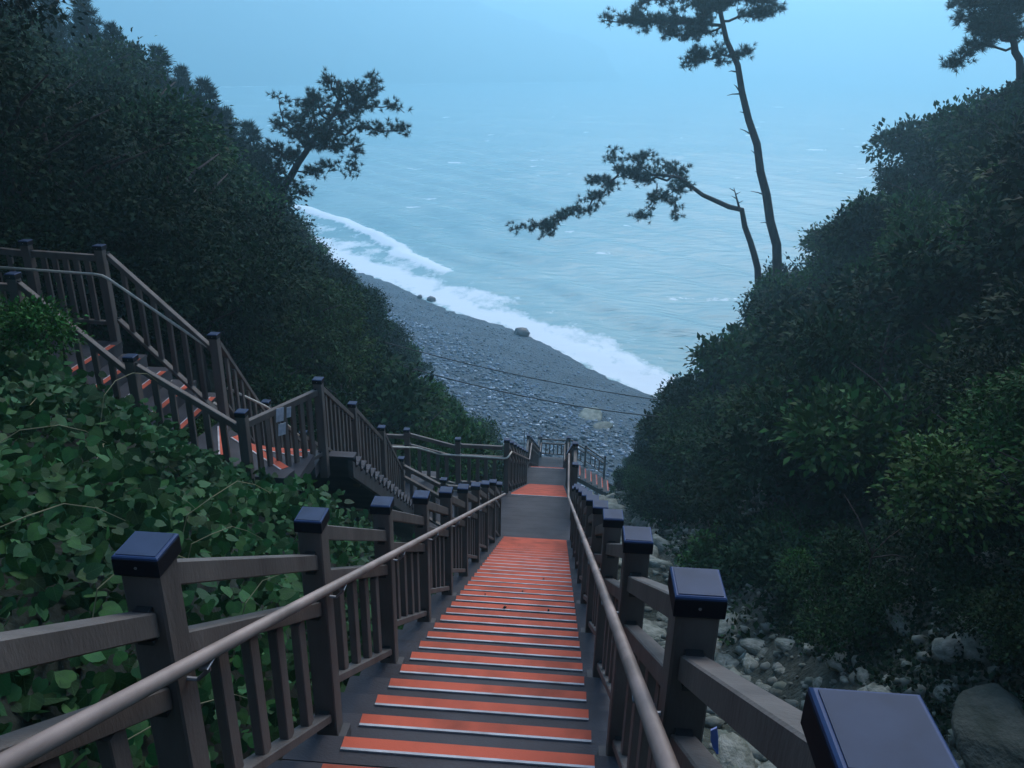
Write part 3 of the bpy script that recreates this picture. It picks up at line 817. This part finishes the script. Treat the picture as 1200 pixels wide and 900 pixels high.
# ------------------------------------------------------------------ vines in the left foreground
def vine_leaf_mesh():
    prof_ = [(0, .0), (.05, .24), (.13, .40), (.24, .50), (.36, .51), (.47, .44), (.57, .40), (.68, .33), (.80, .20), (.91, .08), (1.0, 0)]
    V = []; F = []
    for t, w in prof_:
        V.append((0, t-.12*(t == 0)*0, -.10*t*t))
    nmid = len(V)
    for sgn in (-1, 1):
        for t, w in prof_[1:-1]:
            back = {.05: -.16, .13: -.13, .24: -.04}.get(t, 0)
            V.append((sgn*w, t+back, -.10*t*t+.10*w-.10*w*w*2))
    k = len(prof_)-2
    for si, o in enumerate((nmid, nmid+k)):
        prev = 0
        for j in range(k):
            a, b = j, j+1
            if j == 0: f = (0, 1, o)
            else: f = None
            if f: F.append(f if si else f[::-1])
            else:
                q = (j, j+1, o+j, o+j-1); F.append(q if si else q[::-1])
        q = (k, k+1, o+k-1); F.append(q if si else q[::-1])
    return V, F
LV, LF = vine_leaf_mesh()
LVn = np.array(LV)
LTri = []
for f in LF:
    LTri.append((f[0], f[1], f[2]))
    if len(f) == 4: LTri.append((f[0], f[2], f[3]))
LTri = np.array(LTri)
vl_me = bpy.data.meshes.new('vine_leaf'); vl_me.from_pydata(LV, [], LF); vl_me.materials.append(M['vine']); vl_me.polygons.foreach_set('use_smooth', [True]*len(vl_me.polygons)); vl_me.update()
uvl = vl_me.uv_layers.new(name='uv'); uvl.data.foreach_set('uv', np.array([(LVn[l.vertex_index, 0], LVn[l.vertex_index, 1]) for l in vl_me.loops], np.float32).ravel())
g = np.random.default_rng(21)
NV = 38000
vx = g.uniform(-7.2, -1.16, NV); vy = g.uniform(.2, 12.2, NV)
keep = ~((vx < -2.3)&(vy > 7.5)&(vx > -8.5)) & ~((vy > 11.9))
keep &= (vx < -1.3)|(g.random(NV) < .5)
vx, vy = vx[keep], vy[keep]
dep = g.random(len(vx))**.8
thick = np.where(vx < -1.5, .55, .28)*(.75+2.6*fbm(vx*1.3, vy*1.3))
vz = hill_h(vx, vy)+dep*np.maximum(thick, .1)
P = np.stack([vx, vy, vz], -1)
Nn = norm(np.array([.35, -.40, .9])+g.normal(size=P.shape)*.62)
Dd = norm(np.array([.35, -.25, -.45])+g.normal(size=P.shape)*.75); Dd = norm(Dd-Nn*(Dd*Nn).sum(-1, keepdims=True))
Sd = np.cross(Dd, Nn)
sz = .042+.068*g.random(len(P))**1.3
pd = P@np.array(CF); pu = 600+936*(P@np.array(CR))/np.maximum(pd, .1); pv = 450-936*(P@np.array(CU))/np.maximum(pd, .1)
inv = (pd > .5)&(pu > -20)&(pu < 560)&(pv > 380)&(pv < 920)
score = np.where(inv, sz/np.maximum(pd, .5)*(dep > .72), 0)
order = np.argsort(-score)[:300]
vine = thing('creeping_vine', (-3, 4, float(hill_h(-3., 4.))), 'broad leaved green vine blanketing the bank beside the left railing', 'vine')
vo = Vector(vine.location)
single = np.zeros(len(P), bool); single[order] = True
for i in order:
    o = bpy.data.objects.new('leaf', vl_me)
    m = Matrix(((*(Sd[i]*sz[i]*1.0),), (*(Dd[i]*sz[i]),), (*(Nn[i]*sz[i]),))).transposed()
    o.matrix_world = Matrix.Translation(Vector(P[i])-vo) @ m.to_4x4()
    link(o, vine)
r_ = ~single
Pm, Sm, Dm, Nm, zm = P[r_], Sd[r_], Dd[r_], Nn[r_], sz[r_]
Vv = Pm[:, None, :]+zm[:, None, None]*(LVn[None, :, 0:1]*Sm[:, None, :]+LVn[None, :, 1:2]*Dm[:, None, :]+LVn[None, :, 2:3]*Nm[:, None, :])
Fv = (LTri[None]+(np.arange(len(Pm))*len(LVn))[:, None, None]).reshape(-1, 3)
vme = mesh_np('vine_leaves', Vv.reshape(-1, 3)-np.array(vo), Fv, M['vine'], True)
uvl = vme.uv_layers.new(name='uv'); uvl.data.foreach_set('uv', LVn[Fv.ravel() % len(LVn), :2].astype(np.float32).ravel())
o = inst('vine_leaves', vme, vine); tag(o, kind='stuff')
# dry runners arching out of the vines
mb = MB(); rr = random.Random(9)
for i in range(26):
    x = rr.uniform(-4.5, -1.4); y = rr.uniform(1.5, 7); z = ground(x, y)+rr.uniform(.25, .5)
    a = rr.uniform(0, 6.28); l = rr.uniform(.3, .9)
    p0 = Vector((x, y, z)); dv = Vector((math.cos(a), math.sin(a), 0))
    mb.tube([p0-Vector((0, 0, .2)), p0+dv*l*.2+Vector((0, 0, l*.2)), p0+dv*l*.4+Vector((rr.uniform(-.05, .05), 0, l*.27)), p0+dv*l*.65+Vector((0, rr.uniform(-.06, .06), l*.26)), p0+dv*l*.85+Vector((0, 0, l*.17)), p0+dv*l+Vector((0, 0, l*.02))], [.0035, .0032, .003, .0026, .002, .0015], 4)
o = mb.build('dry_runners', M['dry'], None); o.location = -vo; o.parent = vine; tag(o, kind='stuff')
# small leaved bush in front of the side stairs
plant('shrub', FINE[1], -5.05, 5.9, .72, 'small leaved dark bush at the left edge just below the side stairs', 'shrub', sz=.75)
plant('shrub', FINE[1], -5.9, 6.6, .62, 'bush behind the left edge bush, touching the side stair balusters', 'shrub')
for x, y, s_ in ((3.75, 5.15, .48), (4.15, 4.15, .5), (4.25, 4.9, .62), (3.95, 6.1, .7), (4.75, 3.9, .6), (4.9, 6.9, .9), (4.3, 7.4, .8), (5.6, 5.9, .9), (5.3, 4.5, .75)):
    plant('shrub', FINE[0 if x < 4.8 else 1], x, y, s_, 'dense leafy shrub near the boulders on the slope right of the upper stairs', 'shrub', 'shrubs near the boulders on the right')
plant('shrub', FINE[2], 5.2, 5.3, .75, 'light green bush cut by the right edge above the big boulder', 'shrub', sz=.9)
plant('shrub', SHRUB[4], -5.1, 10.4, .7, 'brighter green bush behind the pale handrail of the side stairs', 'shrub')

# ------------------------------------------------------------------ pines
def along(pts, n):
    pts = np.array(pts, float); d = np.r_[0, np.cumsum(np.linalg.norm(np.diff(pts, axis=0), axis=1))]
    t = np.linspace(0, d[-1], n)
    return np.stack([np.interp(t, d, pts[:, k]) for k in range(3)], -1)
def pine(label, trunk, radii, boughs, base_dir=None, seed=1, tuft=.32, dens=10, w=.045):
    """trunk: world points. boughs: list of (points, reach) branches carrying needles."""
    g = np.random.default_rng(seed)
    root = thing('pine_tree', trunk[0], label, 'tree'); O = np.array(trunk[0], float)
    T = along(trunk, 14)-O
    T[1:-1] += g.normal(size=(12, 3))*.035
    rad = list(np.interp(np.linspace(0, 1, 14), np.linspace(0, 1, len(radii)), radii))
    MB().tube([Vector(p) for p in T], rad, 9).build('trunk', M['bark'], root, True)
    bm = MB(); P = []; D = []
    for pts, reach, r0 in boughs:
        B = along(np.array(pts)-O, 8); B[1:] += g.normal(size=(7, 3))*.07
        bm.tube([Vector(p) for p in B], list(np.linspace(r0, r0*.3, 8)), 6)
        L = np.linalg.norm(np.diff(B, axis=0), axis=1).sum()
        ns = max(6, int(L*7.5))
        for s in range(ns):
            t = g.uniform(.22, 1.0); p0 = B[min(7, int(t*7))]*(1-(t*7) % 1)+B[min(7, int(t*7)+1)]*((t*7) % 1)
            dv = norm(g.normal(size=3)*np.array([1, 1, .38])+np.array([0, 0, .18])); l = reach*g.uniform(.35, 1.0)*(1.15-.5*t)
            q = p0+dv*l; mid = p0+dv*l*.5+np.array([0, 0, .06])
            bm.tube([Vector(p0), Vector(mid), Vector(q)], [.02, .014, .008], 4)
            m = max(4, int(l*dens*2.2))
            tt = g.uniform(.25, 1.05, m)[:, None]
            pp = p0+(q-p0)*tt+g.normal(size=(m, 3))*np.array([.13, .13, .09])
            P.append(pp); D.append(np.tile(norm(dv+np.array([0, 0, .55])), (m, 1)))
    bm.build('bough', M['bark'], root, True)
    V, F = needle_tufts(seed, np.concatenate(P), np.concatenate(D), tuft*.78, 26, w*.5)
    inst('crown', mesh_np('pine_needles', V, F, M['needle']), root)
    return root
yp = 36.
gnd = lambda p: np.array((p[0], p[1], ground(p[0], p[1])-.3))
b0 = W(914, 318, yp); b0[2] -= 1.0
tall = [b0, W(912, 300, yp), W(897, 225, yp), W(880, 150, yp), W(864, 80, yp), W(848, 30, yp), W(838, -25, yp), W(836, -60, yp)]
bg_ = [((W(858, 62, yp), W(835, 68, yp-.6), W(800, 72, yp-1)), .75, .05), ((W(858, 68, yp), W(872, 62, yp+.4), W(880, 58, yp+.6)), .4, .03),
       ((W(848, 30, yp), W(800, 30, yp-.5), W(735, 22, yp-.9), W(712, 24, yp-1)), .8, .07), ((W(848, 30, yp), W(815, 42, yp+.8), W(780, 40, yp+1.2)), .75, .05),
       ((W(846, 25, yp), W(880, 18, yp+.5), W(908, 16, yp+.7)), .8, .06), ((W(842, 5, yp), W(800, -4, yp+1), W(750, 4, yp+1.5)), .9, .06),
       ((W(842, 5, yp), W(870, 0, yp-1), W(900, 2, yp-1.4)), .85, .05), ((W(840, 10, yp), W(835, 12, yp-1.5), W(830, 20, yp-2)), .9, .05),
       ((W(838, -25, yp), W(800, -40, yp), W(770, -40, yp)), .9, .05), ((W(838, -25, yp), W(880, -40, yp), W(900, -40, yp)), .9, .05)]
pt = pine('tall slender pine leaning left with a flat crown on the right shoulder', tall, [.22, .20, .17, .14, .10, .06], bg_, seed=4, dens=11)
mb = MB(); O = Vector(tall[0])
for px, py, dx, dy in ((905, 262, -14, -1), (900, 230, -20, -6), (893, 205, -8, -4), (889, 185, -9, -9), (881, 158, -14, -7), (876, 135, -9, -4), (868, 110, -16, 2), (866, 106, -6, -7), (862, 84, -8, 0), (908, 280, -6, 0)):
    a = Vector(W(px, py, yp))-O; b = Vector(W(px+dx, py+dy, yp-.2))-O
    mb.tube([a, a.lerp(b, .6)+Vector((0, 0, .03)), b], [.035, .022, .008], 5)
mb.build('dead_snags', M['bark'], pt, True)
b0 = W(892, 330, yp); b0[2] -= .8
lean = [b0, W(888, 315, yp), W(877, 275, yp), W(868, 247, yp), W(850, 240, yp-.3), W(828, 231, yp-.6), W(815, 222, yp-.8), W(790, 205, yp-1), W(760, 205, yp-1.2)]
bl = [((W(815, 222, yp-.8), W(795, 222, yp-1.3), W(775, 232, yp-1.6)), .55, .04), ((W(805, 215, yp-.8), W(785, 195, yp-.4), W(772, 190, yp-.2)), .6, .05),
      ((W(790, 205, yp-1), W(755, 212, yp-1.2), W(725, 205, yp-1.3)), .6, .06), ((W(760, 205, yp-1.2), W(742, 190, yp-1.3), W(760, 178, yp-1.3)), .5, .04),
      ((W(735, 208, yp-1.3), W(720, 190, yp-1), W(716, 176, yp-1)), .45, .03), ((W(725, 205, yp-1.3), W(700, 232, yp-1.3), W(680, 235, yp-1.4)), .55, .05),
      ((W(700, 230, yp-1.3), W(680, 248, yp-1.5), W(650, 258, yp-1.7)), .5, .04), ((W(670, 250, yp-1.5), W(635, 266, yp-1.8), W(600, 268, yp-2)), .34, .03),
      ((W(650, 258, yp-1.7), W(645, 268, yp-1.7), W(638, 278, yp-1.7)), .25, .02), ((W(770, 215, yp-1.2), W(758, 250, yp-1.3), W(740, 257, yp-1.3)), .35, .03),
      ((W(795, 220, yp-1), W(792, 245, yp-1), W(792, 258, yp-1)), .2, .015), ((W(720, 212, yp-1.2), W(700, 215, yp-1), W(690, 212, yp-1)), .5, .03)]
lp = pine('crooked pine reaching far left in a long low bough, below the tall slender one', lean, [.17, .155, .14, .125, .115, .10, .085, .07, .05], bl, seed=6, dens=11, tuft=.28)
mb = MB(); O = Vector(lean[0])
a = Vector(W(867, 246, yp))-O; b = Vector(W(860, 220, yp))-O
mb.tube([a, a.lerp(b, .5), b], [.06, .04, .015], 5)
for t, s in ((.3, 1), (.5, -1), (.7, 1), (.85, -1)): mb.tube([a.lerp(b, t), a.lerp(b, t+.06)+Vector((.22*s, 0, .06))], [.025, .01], 4)
mb.build('dead_snags', M['bark'], lp, True)
yr = 31.
b0 = W(1200, 105, yr); b0[2] -= 1.
rp = [b0, W(1196, 78, yr), W(1188, 55, yr), W(1184, 40, yr), W(1178, 18, yr), W(1172, -5, yr)]
br_ = [((W(1188, 55, yr), W(1160, 50, yr), W(1130, 62, yr-.5), W(1112, 78, yr-.6)), .5, .05), ((W(1186, 48, yr), W(1150, 32, yr+.5), W(1122, 22, yr+.8)), .7, .05),
       ((W(1184, 40, yr), W(1205, 40, yr+.5), W(1230, 42, yr+.6)), .8, .05), ((W(1180, 25, yr), W(1150, 10, yr-.8), W(1128, 8, yr-1)), .8, .05),
       ((W(1178, 18, yr), W(1200, 10, yr), W(1230, 12, yr)), .9, .05), ((W(1174, 0, yr), W(1150, -4, yr), W(1130, 2, yr)), .8, .04), ((W(1172, -5, yr), W(1195, -8, yr-.4), W(1220, -2, yr)), .9, .04),
       ((W(1182, 30, yr), W(1170, 30, yr-1.2), W(1160, 36, yr-1.8)), .8, .04)]
pine('pine crown cut by the upper right picture corner above the slope', rp, [.17, .15, .13, .11, .08, .04], br_, seed=8, dens=12)
yl = 28.
b0 = W(322, 262, yl); b0[2] -= 1.5
l4 = [b0, W(330, 228, yl), W(340, 205, yl), W(352, 188, yl), W(368, 165, yl), W(385, 140, yl), W(400, 118, yl), W(395, 95, yl)]
b4 = [((W(366, 170, yl), W(350, 150, yl-.5), W(340, 135, yl-.7)), .6, .04), ((W(380, 148, yl), W(395, 142, yl+.6), W(410, 140, yl+.9)), .5, .04), ((W(372, 160, yl), W(385, 175, yl-.6), W(398, 180, yl-.8)), .45, .04), ((W(388, 135, yl), W(372, 118, yl+.5), W(362, 108, yl+.8)), .5, .04), ((W(338, 208, yl), W(318, 195, yl-.4), W(308, 182, yl-.6)), .55, .04),
      ((W(362, 172, yl), W(378, 158, yl-1), W(388, 152, yl-1.6)), .55, .04), ((W(345, 195, yl), W(332, 180, yl-1), W(325, 172, yl-1.4)), .6, .04), ((W(400, 118, yl), W(412, 105, yl-.6), W(420, 98, yl-.9)), .4, .03), ((W(352, 188, yl), W(330, 178, yl-.5), W(312, 160, yl-.8)), .6, .05), ((W(360, 176, yl), W(335, 150, yl+.4), W(328, 115, yl+.6)), .6, .05),
      ((W(368, 165, yl), W(400, 168, yl+.4), W(420, 172, yl+.6), W(408, 205, yl+.6)), .38, .04), ((W(375, 155, yl), W(415, 150, yl-.5), W(450, 148, yl-.8), W(478, 156, yl-1)), .34, .05),
      ((W(385, 140, yl), W(420, 128, yl+.3), W(455, 125, yl+.5), W(470, 130, yl+.5)), .38, .04), ((W(395, 125, yl), W(425, 108, yl), W(440, 88, yl)), .38, .04),
      ((W(400, 118, yl), W(385, 98, yl), W(378, 84, yl)), .35, .04), ((W(385, 140, yl), W(360, 120, yl-.6), W(345, 118, yl-.8)), .6, .04),
      ((W(370, 160, yl), W(362, 140, yl-1.2), W(360, 130, yl-1.6)), .6, .04), ((W(345, 200, yl), W(375, 200, yl-.4), W(390, 192, yl-.6)), .4, .03),
      ((W(340, 205, yl), W(350, 222, yl), W(362, 228, yl)), .35, .03), ((W(400, 118, yl), W(430, 120, yl-.5), W(445, 108, yl-.6)), .35, .03)]
pine('wind bent pine on the left, standing against the sea at the wood edge', l4, [.17, .15, .14, .12, .09, .07, .05], b4, seed=12, dens=8, tuft=.25)

# ------------------------------------------------------------------ rocks
def ico(sub):
    bm_ = __import__('bmesh').new(); __import__('bmesh').ops.create_icosphere(bm_, subdivisions=sub, radius=1)
    V = np.array([v.co[:] for v in bm_.verts]); F = np.array([[v.index for v in f.verts] for f in bm_.faces]); bm_.free(); return V, F
def rock_np(seed, sub=2, flat=.7, rough=.28):
    V, F = ico(sub); g = np.random.default_rng(seed)
    for _ in range(9):          # chop facets
        n = norm(g.normal(size=3)); d = g.uniform(.55, .9); h = V@n
        V = V-np.outer(np.maximum(h-d, 0), n)
    V = V*(1+rough*g.normal(size=(len(V), 1))*.25)
    return V*np.array([1, g.uniform(.65, .95), flat]), F
ROCKS = [mesh_np('rock', *rock_np(500+i, 2), M['rock']) for i in range(8)]
gully = inst('gully_bed', grid_mesh('gully_bed', np.linspace(.50, 4.0, 26), np.linspace(-1, 37.5, 160),
        lambda X, Y: np.where(np.abs(X-2.2) > 1.6, hill_h(X, Y)-.1, hill_h(X, Y)+.04+.10*fbm(X*2.2, Y*2.2)), M['gully']))
tag(gully, kind='structure')
gs = np.random.default_rng(17); ms = 4200; sv, sf = ico(1)
sx = gs.uniform(.55, 4.1, ms); sy = 1.0+30*gs.random(ms)**1.8; ss = .022+.07*gs.random(ms)**2.2
sz_ = hill_h(sx, sy)+.06+.10*fbm(sx*2.2, sy*2.2)
Qs = sv[None]*(1+.22*gs.normal(size=(ms, len(sv), 1)))*ss[:, None, None]*np.stack([gs.uniform(.9, 1.5, ms), gs.uniform(.8, 1.3, ms), gs.uniform(.5, .9, ms)], -1)[:, None, :]
o = inst('gully_stones', mesh_np('gully_stones', (Qs+np.stack([sx, sy, sz_], -1)[:, None, :]).reshape(-1, 3), (sf[None]+(np.arange(ms)*len(sv))[:, None, None]).reshape(-1, 3), M['rock']), gully); tag(o, kind='stuff')
rr = random.Random(31); used = []
tries = 0
while len(used) < 300 and tries < 12000:
    tries += 1
    y = 1.2+36*rr.random()**1.9; x = rr.uniform(.62, 3.0+(1.2 if y < 7 else 0))
    s = rr.choice([.09, .12, .15, .2, .3])*rr.uniform(.8, 1.3)*(1+.015*y)
    if any((x-a)**2+(y-b)**2 < (.62*(s+c))**2 for a, b, c in used): continue
    used.append((x, y, s))
    inst('rock', rr.choice(ROCKS), gully, (x, y, ground(x, y)+s*.18), (rr.uniform(-.25, .25), rr.uniform(-.25, .25), rr.uniform(0, 6.28)), (s*1.25, s, s*rr.uniform(.6, .9)))
V, F = rock_np(77, 4, .8, .05)
bme = mesh_np('boulder', V, F, M['mossrock'], True)
for x, y, s, lab in ((3.15, 4.30, .46, 'big rounded mossy boulder at the lower right corner below the bushes'),
                     (2.62, 4.5, .22, 'smaller mossy boulder left of the big corner boulder')):
    o = inst('boulder', bme, None, (x, y, ground(x, y)+s*.25), (.2, .1, s*3), (s*1.2, s, s*.8)); tag(o, lab, 'boulder')
# beach shingle, uncountable
bv, bf = ico(1)
g = np.random.default_rng(5); n = 40000
bx = g.uniform(-34, 12, n); by = g.uniform(36, 112, n)
bh, bd = beach_h(bx, by)
k = (bd < -.8)&(bx > -44+.2*by-10)&(bd > -26)
k &= g.random(n) < np.clip(.5+.5*(-bd-5)/9, .35, 1)
bx, by, bh, bd = bx[k], by[k], bh[k], bd[k]
m = len(bx); s = (.055+.095*g.random(m)**2.5)*np.where(bd < -9, 1.25, .85)
rot = norm(g.normal(size=(m, 4)))
A = np.stack([np.ones((m, len(bv)))]*3, -1)*0
th = g.uniform(0, 6.28, m); c_, s_ = np.cos(th), np.sin(th)
jit = 1+.22*g.normal(size=(m, len(bv)))
Q = bv[None]*jit[..., None]*s[:, None, None]*np.stack([g.uniform(.9, 1.5, m), g.uniform(.8, 1.1, m), g.uniform(.45, .8, m)], -1)[:, None, :]
QX = Q[..., 0]*c_[:, None]-Q[..., 1]*s_[:, None]; QY = Q[..., 0]*s_[:, None]+Q[..., 1]*c_[:, None]
V = np.stack([QX+bx[:, None], QY+by[:, None], Q[..., 2]+bh[:, None]+s[:, None]*.15], -1).reshape(-1, 3)
F = (bf[None]+(np.arange(m)*len(bv))[:, None, None]).reshape(-1, 3)
tag(inst('beach_pebbles', mesh_np('beach_pebbles', V, F, M['pebble'])), kind='stuff')
k2 = (bd < -9)&(g.random(len(bx)) < .10)
m2 = int(k2.sum()); Q2 = bv[None]*(1+.2*g.normal(size=(m2, len(bv), 1)))*g.uniform(.05, .13, (m2, 1, 1))*np.array([1.2, 1, .6])
V = (Q2+np.stack([bx[k2]+.25, by[k2]-.2, bh[k2]+.09], -1)[:, None, :]).reshape(-1, 3)
tag(inst('pale_pebbles', mesh_np('pale_pebbles', V, (bf[None]+(np.arange(m2)*len(bv))[:, None, None]).reshape(-1, 3), M['palestone'])), kind='stuff')
DARK = [mesh_np('sea_rock', *rock_np(800+i, 3), M['steel']) for i in range(2)]
for px, py, s, lab in ((610, 390, .85, 'dark lone rock standing in the wash at the water line'), (505, 349, .6, 'low dark rock at the water line left of the lone rock'), (492, 346, .4, 'smallest dark stone beside the low rock in the wash'),
                       (352, 272, 1.6, 'dark rock under the left pine at the edge of the surf')):
    d_ = CF+CR*((px-600)/936)+CU*((450-py)/936); p = d_*((SEA+.3)/d_.z)
    o = inst('shore_rock', DARK[0], None, (p.x, p.y, float(beach_h(p.x, p.y)[0])+s*.25), (0, 0, s*4), (s*1.15, s, s*.9)); tag(o, lab, 'rock')
V, F = rock_np(91, 3, .45, .1)
for px, py, s, lab in ((690, 487, 1.5, 'flat brownish boulder half sunk in the upper beach'), (705, 500, 1.0, 'smaller brownish slab in front of the flat beach boulder')):
    d_ = CF+CR*((px-600)/936)+CU*((450-py)/936); y = 46.
    for _ in range(6):
        p = d_*(y/d_.y); zb = ground(p.x, p.y); y = y*zb/p.z if p.z < 0 else y
    p = d_*(y/d_.y)
    o = inst('beach_boulder', mesh_np('beach_boulder', V, F, M['rock']), None, (p.x, p.y, zb), (0, 0, s), (s*1.1, s*.8, s*.6)); tag(o, lab, 'boulder')

# ------------------------------------------------------------------ cables, litter, notices
def cable(label, a, b, sag, r):
    a = Vector(a); b = Vector(b); pts = []
    for i in range(25):
        t = i/24; p = a.lerp(b, t); p.z -= sag*4*t*(1-t); pts.append(p)
    mb = MB().tube([p-a for p in pts], r, 6); o = mb.build('power_cable', M['cable'], None, True); o.location = a
    tag(o, label, 'cable')
cable('upper black cable sagging across the gully in front of the beach', W(230, 330, 24), W(960, 486, 27), .9, .016)
cable('lower black cable sagging across the gully in front of the beach', W(225, 338, 23.5), W(960, 494, 26.5), 1.35, .018)
# notices on the corner railing
for px, py, w, h, lab in ((328, 486, .10, .16, 'upper white paper notice tied to the corner railing'), (330.5, 503, .10, .14, 'lower pale notice tied to the corner railing under the first'), (338.5, 483, .06, .12, 'narrow white notice right of the two on the corner railing')):
    p = W(px, py, 7.85)
    o = MB().box((0, 0, 0), (w, .004, h)).build('notice', M['paper']); o.location = p; o.rotation_euler = (0, .12, 1.0); tag(o, lab, 'notice')
# white survey stake above the walkway
p = W(614, 528, 27.5); t_ = thing('marker_stake', tuple(p), 'thin white stake standing behind the corner post of the second flight', 'stake')
MB().tube([(0, 0, -1.2), (0, 0, .85)], .022, 8).build('stake_rod', M['paper'], t_)
MB().tube([(0, 0, .85), (0, 0, .90)], .026, 8).build('stake_tip', M['paper'], t_)
# litter
def crumple(name, m, p, s, label, cat, seed):
    V, F = ico(2); g = np.random.default_rng(seed); V = V*(1+.35*g.normal(size=(len(V), 1)))*np.array(s)
    o = inst(name, mesh_np(name, V, F, m), None, p); return tag(o, label, cat)
crumple('plastic_bag', M['orange'], W(431, 556, 10.35), (.06, .045, .07), 'crumpled orange plastic bag caught on the steep side flight', 'bag', 1)
q = Vector((.80, 1.75, 0)); q.z = N1(1.75)+.02
bt = thing('plastic_sheet', W(835, 866, 1.62), 'blue plastic scrap hanging below the rail above the gully', 'litter')
MB().loft([[(-.010, -.008, .035), (.006, .0, .038), (.008, .006, .038), (-.009, -.002, .035)], [(-.006, -.004, .0), (.014, .004, .002), (.016, .010, .002), (-.005, .002, .0)], [(.004, .0, -.03), (.020, .006, -.034), (.021, .012, -.034), (.005, .006, -.03)], [(.016, .0, -.05), (.022, .002, -.053), (.022, .006, -.053), (.017, .004, -.05)]]).build('scrap', M['blue'], bt)
tp = thing('striped_tape', W(766, 832, 1.83), 'blue and white tape wrapped on a baluster by the right handrail', 'tape')
for k in range(4): MB().box((0, 0, -.008*k), (.045, .045, .0076)).build('tape_band', M['paper'] if k % 2 == 0 else M['blue'], tp)
# dark knots lying on the strips
for x, y_i, s in ((-.42, 3, .013), (-.02, 3, .009), (-.66, 5, .006), (-.1, 9, .008), (-.3, 6, .007)):
    k = 32-y_i
    yy = Y1A-.3*32+.3*(y_i+8)-.05; o = crumple('seed_pod', M['black'], (x, yy, N1(yy-.045)+.012), (s, s, s*.7), 'small dark seed pod lying on an orange grip strip', 'seed pod', 9)
    o['group'] = 'seed pods on the grip strips'

# ------------------------------------------------------------------ haze
hz = MB().box((-50, 1220, (124-29)/2), (2300, 2600, 153)).build('haze', None)
hm = bpy.data.materials.new('haze_air'); hm.use_nodes = True
hn = hm.node_tree; hn.nodes.clear()
out = hn.nodes.new('ShaderNodeOutputMaterial'); pv = hn.nodes.new('ShaderNodeVolumePrincipled')
pv.inputs['Color'].default_value = (.49, .80, .91, 1); pv.inputs['Density'].default_value = HAZE_DENSITY; pv.inputs['Anisotropy'].default_value = .45
hn.links.new(pv.outputs[0], out.inputs['Volume'])
hz.data.materials.append(hm); tag(hz, kind='stuff')
